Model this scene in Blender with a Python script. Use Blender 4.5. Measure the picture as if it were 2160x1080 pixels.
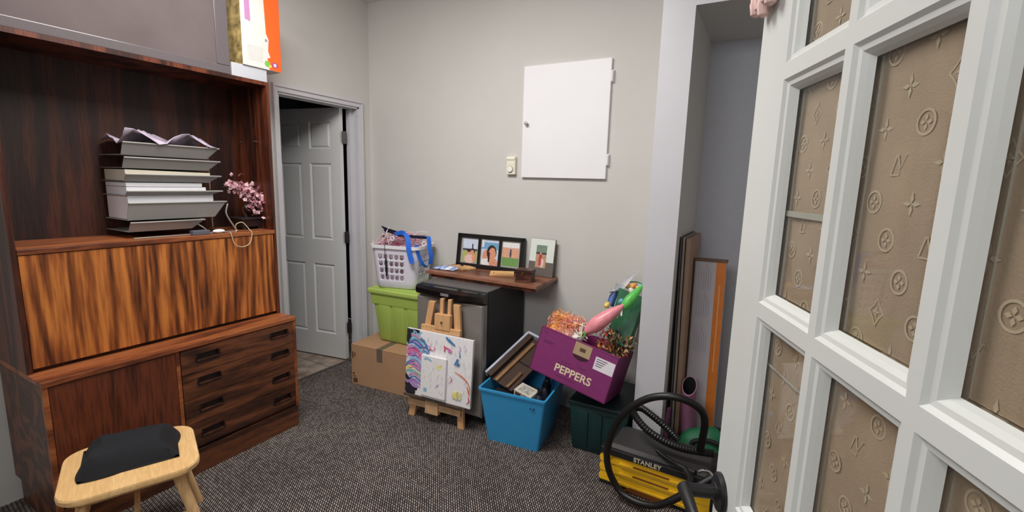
import bpy, bmesh, math, random
from mathutils import Matrix, Vector, Euler

for o in list(bpy.data.objects):
    bpy.data.objects.remove(o, do_unlink=True)
SC = bpy.context.scene
COL = SC.collection
random.seed(7)

# ------------------------------------------------------------------ camera
PITCH, ROLL, YAW, FPX = 0.156096833, -0.0287031229, 0.503987733, 977.788871
CAM = Vector((2.964, 0.0, 1.496))
cp, sp, cr, sr, cy_, sy_ = (math.cos(PITCH), math.sin(PITCH), math.cos(ROLL),
                            math.sin(ROLL), math.cos(YAW), math.sin(YAW))
fwd = Vector((-sy_*cp, cy_*cp, -sp))
rgt = Vector((cy_, sy_, 0))
dwn = fwd.cross(rgt)
r2 = cr*rgt + sr*dwn
d2 = -sr*rgt + cr*dwn
cam_d = bpy.data.cameras.new('camera')
cam_d.sensor_fit = 'HORIZONTAL'
cam_d.sensor_width = 36.0
cam_d.lens = FPX/2160*36.0
cam_d.clip_start = 0.02
cam = bpy.data.objects.new('camera', cam_d)
COL.objects.link(cam)
m = Matrix.Identity(4)
for i in range(3):
    m[i][0] = r2[i]; m[i][1] = -d2[i]; m[i][2] = -fwd[i]; m[i][3] = CAM[i]
cam.matrix_world = m
SC.camera = cam

# ------------------------------------------------------------------ light
SC.view_settings.view_transform = 'Standard'
SC.view_settings.look = 'None'
SC.view_settings.gamma = 1.0
SC.view_settings.use_curve_mapping = False
SC.view_settings.exposure = -0.4
world = bpy.data.worlds.new('world')
SC.world = world
world.use_nodes = True
world.node_tree.nodes['Background'].inputs[0].default_value = (0.8, 0.86, 1.0, 1)
world.node_tree.nodes['Background'].inputs[1].default_value = 0.35

def area(name, loc, target, sx, sy, power, col=(1, 1, 1)):
    d = bpy.data.lights.new(name, 'AREA')
    d.shape = 'RECTANGLE'; d.size = sx; d.size_y = sy; d.energy = power; d.color = col
    o = bpy.data.objects.new(name, d); COL.objects.link(o)
    o.location = loc
    o.rotation_euler = (Vector(target)-Vector(loc)).to_track_quat('-Z', 'Y').to_euler()
    return o
area('ceiling_lamp', (1.45, 1.15, 2.815), (1.45, 1.35, 0), 1.2, 0.6, 78, (1, 0.97, 0.93))
area('outer_room_lamp', (2.2, -1.5, 2.75), (1.9, 1.6, 0.9), 1.6, 1.2, 62, (0.97, 0.98, 1.0))

# ------------------------------------------------------------------ materials
def lin(c):
    return tuple(((v/255)/12.92 if v/255 <= 0.04045 else (((v/255)+0.055)/1.055)**2.4) for v in c) + (1,)
MATS = {}
def mat(name, rgb, rough=0.5, metal=0.0, var=0.0, vscale=30.0, bump=0.0, bscale=200.0, spec=0.5,
        stretch=(1, 1, 1), coat=0.0):
    if name in MATS: return MATS[name]
    M = bpy.data.materials.new(name); M.use_nodes = True
    nt = M.node_tree; b = nt.nodes['Principled BSDF']
    b.inputs['Roughness'].default_value = rough
    b.inputs['Metallic'].default_value = metal
    b.inputs['Specular IOR Level'].default_value = spec
    if coat: b.inputs['Coat Weight'].default_value = coat
    c = lin(rgb)
    b.inputs['Base Color'].default_value = c
    tc = nt.nodes.new('ShaderNodeTexCoord'); mp = nt.nodes.new('ShaderNodeMapping')
    mp.inputs['Scale'].default_value = stretch
    nt.links.new(tc.outputs['Object'], mp.inputs['Vector'])
    n = nt.nodes.new('ShaderNodeTexNoise'); n.inputs['Scale'].default_value = vscale
    n.inputs['Detail'].default_value = 4
    nt.links.new(mp.outputs[0], n.inputs['Vector'])
    v = max(var, 0.02)
    rp = nt.nodes.new('ShaderNodeValToRGB')
    rp.color_ramp.elements[0].position = 0.3; rp.color_ramp.elements[1].position = 0.7
    rp.color_ramp.elements[0].color = tuple(x*(1-v) for x in c[:3])+(1,)
    rp.color_ramp.elements[1].color = tuple(min(1, x*(1+v)) for x in c[:3])+(1,)
    nt.links.new(n.outputs['Fac'], rp.inputs[0]); nt.links.new(rp.outputs[0], b.inputs['Base Color'])
    if bump:
        n2 = nt.nodes.new('ShaderNodeTexNoise'); n2.inputs['Scale'].default_value = bscale
        nt.links.new(mp.outputs[0], n2.inputs['Vector'])
        bp = nt.nodes.new('ShaderNodeBump'); bp.inputs['Strength'].default_value = bump
        bp.inputs['Distance'].default_value = 0.002
        nt.links.new(n2.outputs['Fac'], bp.inputs['Height']); nt.links.new(bp.outputs[0], b.inputs['Normal'])
    MATS[name] = M
    return M

def wood(name, dark, mid, light, axis='z', scale=1.0, rough=0.35, dist=6.0, bands=7.0, ring=0.22):
    """figured veneer: stretched noise plus distorted bands, grain along axis"""
    if name in MATS: return MATS[name]
    M = bpy.data.materials.new(name); M.use_nodes = True
    nt = M.node_tree; b = nt.nodes['Principled BSDF']
    b.inputs['Roughness'].default_value = rough
    tc = nt.nodes.new('ShaderNodeTexCoord'); mp = nt.nodes.new('ShaderNodeMapping')
    s = {'x': (0.12, 1, 1), 'y': (1, 0.12, 1), 'z': (1, 1, 0.075)}[axis]
    mp.inputs['Scale'].default_value = tuple(v*scale for v in s)
    nt.links.new(tc.outputs['Object'], mp.inputs['Vector'])
    n0 = nt.nodes.new('ShaderNodeTexNoise'); n0.inputs['Scale'].default_value = bands
    n0.inputs['Detail'].default_value = 2; n0.inputs['Distortion'].default_value = dist*0.1
    n1 = nt.nodes.new('ShaderNodeTexNoise'); n1.inputs['Scale'].default_value = bands*16
    n1.inputs['Detail'].default_value = 5
    nt.links.new(mp.outputs[0], n0.inputs['Vector']); nt.links.new(mp.outputs[0], n1.inputs['Vector'])
    # contour rings of the slow noise give cathedral figure
    mu = nt.nodes.new('ShaderNodeMath'); mu.operation = 'MULTIPLY'; mu.inputs[1].default_value = dist*6.0
    sn = nt.nodes.new('ShaderNodeMath'); sn.operation = 'SINE'
    nt.links.new(n0.outputs['Fac'], mu.inputs[0]); nt.links.new(mu.outputs[0], sn.inputs[0])
    a1 = nt.nodes.new('ShaderNodeMath'); a1.operation = 'MULTIPLY_ADD'
    a1.inputs[1].default_value = ring; a1.inputs[2].default_value = 0.0
    nt.links.new(sn.outputs[0], a1.inputs[0])
    a2 = nt.nodes.new('ShaderNodeMath'); a2.operation = 'MULTIPLY_ADD'; a2.inputs[1].default_value = 0.9
    nt.links.new(n1.outputs['Fac'], a2.inputs[0]); nt.links.new(a1.outputs[0], a2.inputs[2])
    rp = nt.nodes.new('ShaderNodeValToRGB')
    e = rp.color_ramp.elements
    e[0].position = 0.18; e[0].color = lin(dark); e[1].position = 0.72; e[1].color = lin(light)
    k = e.new(0.45); k.color = lin(mid)
    nt.links.new(a2.outputs[0], rp.inputs[0]); nt.links.new(rp.outputs[0], b.inputs['Base Color'])
    MATS[name] = M
    return M

def carpet_mat():
    M = bpy.data.materials.new('carpet_loop'); M.use_nodes = True
    nt = M.node_tree; b = nt.nodes['Principled BSDF']; b.inputs['Roughness'].default_value = 0.95
    b.inputs['Specular IOR Level'].default_value = 0.1
    tc = nt.nodes.new('ShaderNodeTexCoord'); mp = nt.nodes.new('ShaderNodeMapping')
    mp.inputs['Rotation'].default_value = (0, 0, math.radians(-128))
    nt.links.new(tc.outputs['Object'], mp.inputs['Vector'])
    br = nt.nodes.new('ShaderNodeTexBrick')
    br.offset = 0.5
    br.inputs['Color1'].default_value = lin((196, 184, 178)); br.inputs['Color2'].default_value = lin((136, 125, 121))
    br.inputs['Mortar'].default_value = lin((34, 28, 27))
    br.inputs['Scale'].default_value = 1.0
    br.inputs['Mortar Size'].default_value = 0.0033
    br.inputs['Mortar Smooth'].default_value = 0.6
    br.inputs['Brick Width'].default_value = 0.0195
    br.inputs['Row Height'].default_value = 0.0102
    nt.links.new(mp.outputs[0], br.inputs['Vector'])
    n = nt.nodes.new('ShaderNodeTexNoise'); n.inputs['Scale'].default_value = 160
    nt.links.new(tc.outputs['Object'], n.inputs['Vector'])
    n2 = nt.nodes.new('ShaderNodeTexNoise'); n2.inputs['Scale'].default_value = 2.6; n2.inputs['Detail'].default_value = 3
    nt.links.new(tc.outputs['Object'], n2.inputs['Vector'])
    r1 = nt.nodes.new('ShaderNodeMapRange'); r1.inputs['To Min'].default_value = 0.45; r1.inputs['To Max'].default_value = 1.3
    nt.links.new(n.outputs['Fac'], r1.inputs['Value'])
    r2_ = nt.nodes.new('ShaderNodeMapRange'); r2_.inputs['From Min'].default_value = 0.3; r2_.inputs['From Max'].default_value = 0.6
    r2_.inputs['To Min'].default_value = 0.78; r2_.inputs['To Max'].default_value = 1.0
    nt.links.new(n2.outputs['Fac'], r2_.inputs['Value'])
    mm = nt.nodes.new('ShaderNodeMath'); mm.operation = 'MULTIPLY'
    nt.links.new(r1.outputs[0], mm.inputs[0]); nt.links.new(r2_.outputs[0], mm.inputs[1])
    mx = nt.nodes.new('ShaderNodeVectorMath'); mx.operation = 'SCALE'
    nt.links.new(br.outputs['Color'], mx.inputs[0]); nt.links.new(mm.outputs[0], mx.inputs['Scale'])
    nt.links.new(mx.outputs[0], b.inputs['Base Color'])
    bp = nt.nodes.new('ShaderNodeBump'); bp.inputs['Strength'].default_value = 0.6; bp.inputs['Distance'].default_value = 0.004
    iv = nt.nodes.new('ShaderNodeMath'); iv.operation = 'SUBTRACT'; iv.inputs[0].default_value = 1
    nt.links.new(br.outputs['Fac'], iv.inputs[1]); nt.links.new(iv.outputs[0], bp.inputs['Height'])
    nt.links.new(bp.outputs[0], b.inputs['Normal'])
    return M

def tile_mat():
    M = bpy.data.materials.new('stone_vinyl'); M.use_nodes = True
    nt = M.node_tree; b = nt.nodes['Principled BSDF']; b.inputs['Roughness'].default_value = 0.4
    tc = nt.nodes.new('ShaderNodeTexCoord')
    n = nt.nodes.new('ShaderNodeTexNoise'); n.inputs['Scale'].default_value = 9; n.inputs['Detail'].default_value = 6
    nt.links.new(tc.outputs['Object'], n.inputs['Vector'])
    rp = nt.nodes.new('ShaderNodeValToRGB'); e = rp.color_ramp.elements
    e[0].position = 0.3; e[0].color = lin((120, 104, 92)); e[1].position = 0.7; e[1].color = lin((188, 172, 158))
    nt.links.new(n.outputs['Fac'], rp.inputs[0])
    br = nt.nodes.new('ShaderNodeTexBrick'); br.inputs['Scale'].default_value = 1
    br.inputs['Brick Width'].default_value = 0.3; br.inputs['Row Height'].default_value = 0.3; br.offset = 0
    br.inputs['Mortar Size'].default_value = 0.004; br.inputs['Mortar'].default_value = lin((96, 84, 76))
    nt.links.new(tc.outputs['Object'], br.inputs['Vector'])
    nt.links.new(rp.outputs[0], br.inputs['Color1']); nt.links.new(rp.outputs[0], br.inputs['Color2'])
    nt.links.new(br.outputs['Color'], b.inputs['Base Color'])
    return M

def glass_mat(name, tint=(255, 255, 255), refl=1.45, rough=0.02):
    if name in MATS: return MATS[name]
    M = bpy.data.materials.new(name); M.use_nodes = True
    nt = M.node_tree; nt.nodes.remove(nt.nodes['Principled BSDF'])
    out = nt.nodes['Material Output']
    tr = nt.nodes.new('ShaderNodeBsdfTransparent'); tr.inputs[0].default_value = lin(tint)
    gl = nt.nodes.new('ShaderNodeBsdfGlossy'); gl.inputs['Roughness'].default_value = rough
    lw = nt.nodes.new('ShaderNodeLayerWeight'); lw.inputs['Blend'].default_value = 0.5
    pw_ = nt.nodes.new('ShaderNodeMath'); pw_.operation = 'POWER'; pw_.inputs[1].default_value = 4.0
    fr = nt.nodes.new('ShaderNodeMath'); fr.operation = 'MULTIPLY_ADD'
    fr.inputs[1].default_value = refl-1.0; fr.inputs[2].default_value = 0.02
    nt.links.new(lw.outputs['Facing'], pw_.inputs[0]); nt.links.new(pw_.outputs[0], fr.inputs[0])
    mx = nt.nodes.new('ShaderNodeMixShader')
    nt.links.new(fr.outputs[0], mx.inputs[0]); nt.links.new(tr.outputs[0], mx.inputs[1]); nt.links.new(gl.outputs[0], mx.inputs[2])
    nt.links.new(mx.outputs[0], out.inputs[0])
    MATS[name] = M
    return M

W_WALL = mat('grey_wall_paint', (207, 205, 201), 0.7, var=0.015, vscale=2.5, bump=0.15, bscale=220)
W_WHITE = mat('white_trim_paint', (208, 207, 212), 0.4, var=0.02, vscale=5)
W_CEIL = mat('ceiling_paint', (232, 230, 226), 0.9)
DOORGREY = mat('grey_white_door_paint', (224, 225, 226), 0.45, var=0.02, vscale=5, bump=0.12, bscale=90, stretch=(1, 1, 0.05))
HALLDARK = mat('hall_gloom', (70, 70, 74), 0.8)  # dark colour stands in for the hall being unlit
CLOSET_IN = mat('closet_paint', (205, 207, 216), 0.7)
ROSE = wood('rosewood_figured', (72, 36, 18), (142, 78, 36), (196, 120, 56), 'z', 1.0, 0.35, 9, 4.5, 0.17)
ROSE_D = wood('rosewood_dark', (50, 26, 16), (82, 46, 28), (112, 66, 40), 'y', 1.0, 0.4, 4, 7)
ROSE_V = wood('rosewood_dark_upright', (36, 16, 10), (70, 32, 18), (104, 50, 28), 'z', 1.0, 0.4, 3, 8)
ROSE_IN = wood('rosewood_interior', (26, 12, 9), (46, 21, 14), (72, 34, 20), 'z', 1.0, 0.5, 3, 8)
EDGE = wood('rosewood_edge', (84, 42, 24), (128, 68, 38), (158, 94, 54), 'y', 1.0, 0.4, 3, 6)
PINE = wood('pine', (176, 128, 80), (214, 166, 112), (232, 192, 140), 'z', 1.0, 0.5, 3, 9)
PINE_X = wood('pine_crosswise', (176, 128, 80), (214, 166, 112), (232, 192, 140), 'x', 1.0, 0.5, 3, 9)
BIRCH = wood('birch_seat', (222, 178, 120), (236, 196, 140), (244, 212, 160), 'x', 1.0, 0.35, 2, 7)
BLACK = mat('black_plastic', (22, 22, 24), 0.4)
BLACKM = mat('black_matte', (18, 18, 20), 0.75, bump=0.2)
WHITE = mat('white_plastic', (232, 230, 236), 0.4)
STEEL = mat('brushed_steel', (168, 164, 160), 0.42, 0.6, var=0.05, vscale=60, stretch=(30, 30, 0.6))
CHROME = mat('chrome', (205, 205, 208), 0.2, 1.0)
HINGE = mat('hinge_metal', (120, 116, 112), 0.4, 0.8)
HINGE_D = mat('hinge_dark', (46, 44, 44), 0.5, 0.5)

# ------------------------------------------------------------------ mesh builder
class MB:
    def __init__(s): s.bm = bmesh.new(); s.mi = 0
    def _fin(s, verts, M=None, bev=0, seg=2):
        fs = {f for v in verts for f in v.link_faces}
        for f in fs: f.material_index = s.mi
        if M is not None: bmesh.ops.transform(s.bm, matrix=M, verts=verts)
        if bev:
            es = list({e for v in verts for e in v.link_edges})
            bmesh.ops.bevel(s.bm, geom=es, offset=bev, segments=seg, affect='EDGES', profile=0.5)
    def box(s, lo, hi, bev=0, M=None, seg=2):
        c = [(a+b)/2 for a, b in zip(lo, hi)]; d = [abs(b-a) for a, b in zip(lo, hi)]
        vs = bmesh.ops.create_cube(s.bm, size=1, matrix=Matrix.Translation(c) @ Matrix.Diagonal((*d, 1)))['verts']
        s._fin(vs, M, bev, seg); return s
    def hexa(s, bot, top, bev=0, M=None):
        """8-corner solid: bottom 4 ccw, top 4 ccw"""
        v = [s.bm.verts.new(p) for p in list(bot)+list(top)]
        for q in ((3, 2, 1, 0), (4, 5, 6, 7), (0, 1, 5, 4), (1, 2, 6, 5), (2, 3, 7, 6), (3, 0, 4, 7)):
            s.bm.faces.new([v[i] for i in q])
        s._fin(v, M, bev); return s
    def poly(s, pts, M=None):
        v = [s.bm.verts.new(p) for p in pts]; f = s.bm.faces.new(v); s._fin(v, M); return s
    def prism(s, pts, d, M=None, bev=0):
        """pts: list of 3D points (planar), extruded by vector d"""
        d = Vector(d); a = [s.bm.verts.new(p) for p in pts]; b = [s.bm.verts.new(Vector(p)+d) for p in pts]
        n = len(pts)
        s.bm.faces.new(a[::-1]); s.bm.faces.new(b)
        for i in range(n): s.bm.faces.new((a[i], a[(i+1) % n], b[(i+1) % n], b[i]))
        s._fin(a+b, M, bev); return s
    def cyl(s, p0, p1, r0, r1=None, n=16, M=None):
        return s.tube([p0, p1], [r0, r0 if r1 is None else r1], n, M=M)
    def tube(s, pts, r, n=8, closed=False, M=None, flat=1.0):
        pts = [Vector(p) for p in pts]; k = len(pts)
        rs = r if isinstance(r, (list, tuple)) else [r]*k
        tg = []
        for i in range(k):
            if closed: t = pts[(i+1) % k]-pts[i-1]
            else: t = pts[min(i+1, k-1)]-pts[max(i-1, 0)]
            tg.append(t.normalized())
        u = tg[0].orthogonal().normalized(); rings = []
        for i in range(k):
            u = (u-tg[i]*u.dot(tg[i]))
            u = u.normalized() if u.length > 1e-6 else tg[i].orthogonal().normalized()
            w = tg[i].cross(u)
            rings.append([s.bm.verts.new(pts[i]+rs[i]*(math.cos(2*math.pi*j/n)*u+flat*math.sin(2*math.pi*j/n)*w)) for j in range(n)])
        for i in range(k if closed else k-1):
            a, b = rings[i], rings[(i+1) % k]
            for j in range(n): s.bm.faces.new((a[j], a[(j+1) % n], b[(j+1) % n], b[j]))
        if not closed:
            s.bm.faces.new(rings[0][::-1]); s.bm.faces.new(rings[-1])
        s._fin([v for q in rings for v in q], M); return s
    def lathe(s, prof, n=24, M=None, ax=(0, 0, 1)):
        """prof: list of (r,z)"""
        rings = []
        for r, z in prof:
            rings.append([s.bm.verts.new((max(r, 1e-4)*math.cos(2*math.pi*j/n), max(r, 1e-4)*math.sin(2*math.pi*j/n), z)) for j in range(n)])
        for a, b in zip(rings, rings[1:]):
            for j in range(n): s.bm.faces.new((a[j], a[(j+1) % n], b[(j+1) % n], b[j]))
        s.bm.faces.new(rings[0][::-1]); s.bm.faces.new(rings[-1])
        s._fin([v for q in rings for v in q], M); return s
    def ball(s, c, r, M=None, u=14, v=10, noise=0):
        r = (r, r, r) if not isinstance(r, (tuple, list)) else r
        vs = bmesh.ops.create_uvsphere(s.bm, u_segments=u, v_segments=v, radius=1,
                                       matrix=Matrix.Translation(c) @ (M or Matrix.Identity(4)) @ Matrix.Diagonal((*r, 1)))['verts']
        if noise:
            for q in vs: q.co += Vector((random.uniform(-1, 1), random.uniform(-1, 1), random.uniform(-1, 1)))*noise
        s._fin(vs); return s
    def strip(s, pts, wid, th=0.0012, M=None):
        """ribbon: pts centre line, wid: width vector (or list), given a real thickness"""
        pts = [Vector(p) for p in pts]; k = len(pts)
        ws = [Vector(w) for w in wid] if isinstance(wid[0], (tuple, list, Vector)) else [Vector(wid)]*k
        L = []
        for i in range(k):
            t = (pts[min(i+1, k-1)]-pts[max(i-1, 0)]).normalized()
            nn = t.cross(ws[i]).normalized()*th/2
            L.append([s.bm.verts.new(pts[i]+a*ws[i]/2+b*nn) for a, b in ((-1, -1), (1, -1), (1, 1), (-1, 1))])
        for a, b in zip(L, L[1:]):
            for j in range(4): s.bm.faces.new((a[j], a[(j+1) % 4], b[(j+1) % 4], b[j]))
        s.bm.faces.new(L[0][::-1]); s.bm.faces.new(L[-1])
        s._fin([v for q in L for v in q], M); return s
    def grid(s, P, M=None):
        """P[i][j] grid of points -> surface"""
        V = [[s.bm.verts.new(p) for p in row] for row in P]
        for i in range(len(V)-1):
            for j in range(len(V[0])-1):
                s.bm.faces.new((V[i][j], V[i+1][j], V[i+1][j+1], V[i][j+1]))
        s._fin([v for r in V for v in r], M); return s
    def build(s, name, mats, parent=None, smooth=False, loc=None, angle=35):
        if not isinstance(mats, (list, tuple)): mats = [mats]
        bmesh.ops.recalc_face_normals(s.bm, faces=s.bm.faces[:])
        me = bpy.data.meshes.new(name); s.bm.to_mesh(me); s.bm.free()
        for q in mats: me.materials.append(q)
        if smooth:
            me.polygons.foreach_set('use_smooth', [True]*len(me.polygons))
            try: me.set_sharp_from_angle(angle=math.radians(angle))
            except Exception: pass
        o = bpy.data.objects.new(name, me); COL.objects.link(o)
        if parent: o.parent = parent
        if loc: o.location = loc
        return o

def tag(o, label=None, cat=None, group=None, kind=None):
    if label: o['label'] = label
    if cat: o['category'] = cat
    if group: o['group'] = group
    if kind: o['kind'] = kind
    return o
def thing(name, label, cat, loc=(0, 0, 0), rz=0.0, group=None, rot=None, kind=None):
    o = bpy.data.objects.new(name, None); COL.objects.link(o)
    o.empty_display_size = 0.05
    o.location = loc; o.rotation_euler = rot if rot else (0, 0, rz)
    return tag(o, label, cat, group, kind)
def struct(name, b, m_, label=None, parent=None):
    o = b.build(name, m_, parent)
    if parent is None: o['kind'] = 'structure'
    if label: o['label'] = label
    return o
def text_mesh(name, txt, size, M_, mt, parent=None, depth=0.0008, bold=0.0, align='CENTER', spacing=1.0):
    """lettering lying in local XY, then transformed by M_"""
    c = bpy.data.curves.new('tmp', 'FONT'); c.body = txt; c.size = size; c.extrude = depth; c.offset = bold
    c.align_x = align; c.align_y = 'CENTER'; c.space_character = spacing
    o = bpy.data.objects.new('tmp', c); COL.objects.link(o)
    bpy.context.view_layer.update()
    me = bpy.data.meshes.new_from_object(o.evaluated_get(bpy.context.evaluated_depsgraph_get()))
    bpy.data.objects.remove(o, do_unlink=True); bpy.data.curves.remove(c)
    me.transform(M_); me.materials.clear(); me.materials.append(mt); me.name = name
    r = bpy.data.objects.new(name, me); COL.objects.link(r)
    if parent: r.parent = parent
    return r
def basis(o, x, y, z):
    M_ = Matrix.Identity(4)
    for i in range(3): M_[i][0], M_[i][1], M_[i][2], M_[i][3] = x[i], y[i], z[i], o[i]
    return M_
def arc(c, r, a0, a1, n, ux=(1, 0, 0), uy=(0, 0, 1)):
    c, ux, uy = Vector(c), Vector(ux), Vector(uy)
    return [c+r*(math.cos(a0+(a1-a0)*i/n)*ux+math.sin(a0+(a1-a0)*i/n)*uy) for i in range(n+1)]
def bez(p, n=24):
    """Catmull-Rom through points"""
    p = [Vector(q) for q in p]; out = []
    for i in range(len(p)-1):
        a, b, c, d = p[max(i-1, 0)], p[i], p[i+1], p[min(i+2, len(p)-1)]
        for k in range(n):
            t = k/n
            out.append(0.5*((2*b)+(-a+c)*t+(2*a-5*b+4*c-d)*t*t+(-a+3*b-3*c+d)*t**3))
    return out+[p[-1]]

# ================================================================== SETTING
WX, WY, CZ = 0.09, 2.79, 2.832          # left wall face, back wall face, ceiling
RX, FY = 3.75, -2.6                     # right wall, front wall
# floor
b = MB(); b.box((WX-0.06, FY, -0.05), (RX, 3.15, 0)); struct('floor', b, carpet_mat(), 'dark grey woven loop carpet')
b = MB(); b.box((-1.6, 0.9, -0.05), (WX-0.062, 3.4, -0.004)); struct('floor.001', b, tile_mat(), 'mottled beige stone-look floor beyond the doorway')
b = MB(); b.box((WX-0.075, 2.03, -0.01), (WX-0.055, 2.64, 0.004)); struct('trim_3', b, mat('threshold_metal', (92, 84, 78), 0.5, 0.4), 'thin threshold strip between carpet and hall floor')
b = MB(); b.box((-0.05, FY, CZ), (RX, 3.15, CZ+0.06)); struct('ceiling', b, W_CEIL)
# left wall with doorway y 2.015..2.645, z..2.045
DY0, DY1, DZ = 1.988, 2.674, 2.040
b = MB(); b.box((-0.01, FY, 0), (WX, DY0, CZ)); b.box((-0.01, DY1, 0), (WX, WY+0.1, CZ)); b.box((-0.01, DY0, DZ), (WX, DY1, CZ))
struct('wall_left', b, W_WALL)
b = MB(); b.box((-0.01, WY, 0), (2.43, WY+0.1, CZ)); struct('wall_back', b, W_WALL)
# closet: partition end, header, inside
PY, PX0, PX1, CBY, HZ = 2.42, 2.425, 2.568, 3.05, 2.333
b = MB(); b.box((PX0, PY, 0), (PX1, CBY, CZ)); struct('wall_partition', b, W_WALL, 'short partition wall beside the closet')
b = MB(); b.box((PX1, PY, HZ), (RX, CBY, CZ)); struct('wall_header', b, W_WALL)
b = MB(); b.box((PX0-0.004, PY-0.014, 0), (PX1+0.002, PY, CZ)); b.box((PX1+0.002, PY-0.014, HZ-0.002), (RX, PY, CZ))
struct('trim_1', b, W_WHITE, 'wide flat white casing around the closet opening')
b = MB(); b.box((PX1-0.05, CBY, 0), (RX, CBY+0.08, CZ)); struct('wall_closet', b, CLOSET_IN)
b = MB(); b.box((RX, FY, 0), (RX+0.08, 3.15, CZ)); struct('wall_right', b, W_WALL)
b = MB(); b.box((-0.01, FY-0.08, 0), (RX+0.08, FY, CZ)); struct('wall_front', b, W_WALL)
# unlit hall behind the doorway, its gloom put into the wall colour
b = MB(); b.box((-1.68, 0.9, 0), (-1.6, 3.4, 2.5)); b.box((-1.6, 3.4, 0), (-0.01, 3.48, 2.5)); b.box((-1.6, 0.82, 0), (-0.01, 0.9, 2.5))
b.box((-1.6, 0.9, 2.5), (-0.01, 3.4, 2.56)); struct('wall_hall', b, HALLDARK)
# door casing + jambs
b = MB()
for y0, y1 in ((DY0-0.038, DY0), (DY1, DY1+0.026)):
    b.box((WX, y0, 0), (WX+0.014, y1, DZ+0.05), 0.003)
    yy0, yy1 = (y0, y0+0.014) if y0 < 2.3 else (y1-0.012, y1)
    b.box((WX+0.013, yy0, 0), (WX+0.024, yy1, DZ+0.0295), 0.003)
b.box((WX, DY0, DZ), (WX+0.014, DY1, DZ+0.05), 0.003)
b.box((WX+0.013, DY0-0.038, DZ+0.030), (WX+0.024, DY1+0.026, DZ+0.05), 0.003)
b.box((-0.012, DY1-0.036, 0), (0.032, DY1-0.010, DZ), 0.002)
b.box((-0.012, DY0-0.001, 0), (WX+0.001, DY0+0.012, DZ)); b.box((-0.012, DY1-0.012, 0), (WX+0.001, DY1+0.001, DZ))
b.box((-0.012, DY0, DZ-0.012), (WX+0.001, DY1, DZ+0.001))
struct('trim_2', b, W_WHITE, 'narrow white casing and jamb around the left doorway')

# six-panel door: leaf opened into the hall
def panel_leaf(xs, zs, cells, th):
    B = MB(); bm = B.bm
    for side in (0, 1):
        V = [[bm.verts.new((x, side*th, z)) for z in zs] for x in xs]
        sel = []
        for i in range(len(xs)-1):
            for j in range(len(zs)-1):
                q = (V[i][j], V[i+1][j], V[i+1][j+1], V[i][j+1])
                f = bm.faces.new(q if side == 0 else q[::-1])
                if (i, j) in cells: sel.append(f)
        bm.normal_update()
        bmesh.ops.inset_individual(bm, faces=sel, thickness=0.014, depth=-0.012)
        bmesh.ops.inset_individual(bm, faces=sel, thickness=0.006, depth=0.0)
        bmesh.ops.inset_individual(bm, faces=sel, thickness=0.018, depth=0.009)
    x0, x1, z0, z1 = xs[0], xs[-1], zs[0], zs[-1]
    for q in (((x0, 0, z0), (x0, th, z0), (x0, th, z1), (x0, 0, z1)), ((x1, 0, z0), (x1, th, z0), (x1, th, z1), (x1, 0, z1)),
              ((x0, 0, z0), (x1, 0, z0), (x1, th, z0), (x0, th, z0)), ((x0, 0, z1), (x1, 0, z1), (x1, th, z1), (x0, th, z1))):
        B.poly(q)
    return B
d1 = thing('door_1', 'grey-white six-panel door standing open into the dark hall', None, (-0.004, 2.598, 0.008), math.radians(180+9.5), kind='structure')
LW = 0.69
xs = [0, 0.092, 0.302, 0.388, 0.598, LW]
zs = [0, 0.20, 0.79, 0.99, 1.60, 1.71, 1.92, 2.022]
lf = panel_leaf(xs, zs, {(1, 1), (3, 1), (1, 3), (3, 3), (1, 5), (3, 5)}, 0.035)
lf.build('door_leaf', DOORGREY, d1)
for z, mt in ((1.80, HINGE), (1.02, HINGE_D), (0.27, HINGE_D)):
    B = MB(); B.box((-0.018, -0.002, z-0.045), (0.002, 0.003, z+0.045), 0.001); B.box((-0.02, -0.02, z-0.045), (-0.014, 0.03, z+0.045), 0.001)
    B.cyl((-0.014, -0.006, z-0.048), (-0.014, -0.006, z+0.048), 0.007, n=10)
    B.build('hinge', mt, d1, True)

# ================================================================== FRENCH DOOR (right)
# local: x along leaf from latch edge (0) to hinge, y = 0 visible face, +y into leaf, z up
FD = Vector((0.361, -0.9326, 0)); FDn = Vector((0.9326, 0.361, 0))
FW, FH, FT = 0.68, 2.03, 0.036
ang = math.atan2(FD.y, FD.x)
d2o = thing('door_2', 'white glazed french door opened towards the camera on the right', None, (2.926, 0.858, 0.006), ang, kind='structure')
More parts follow.
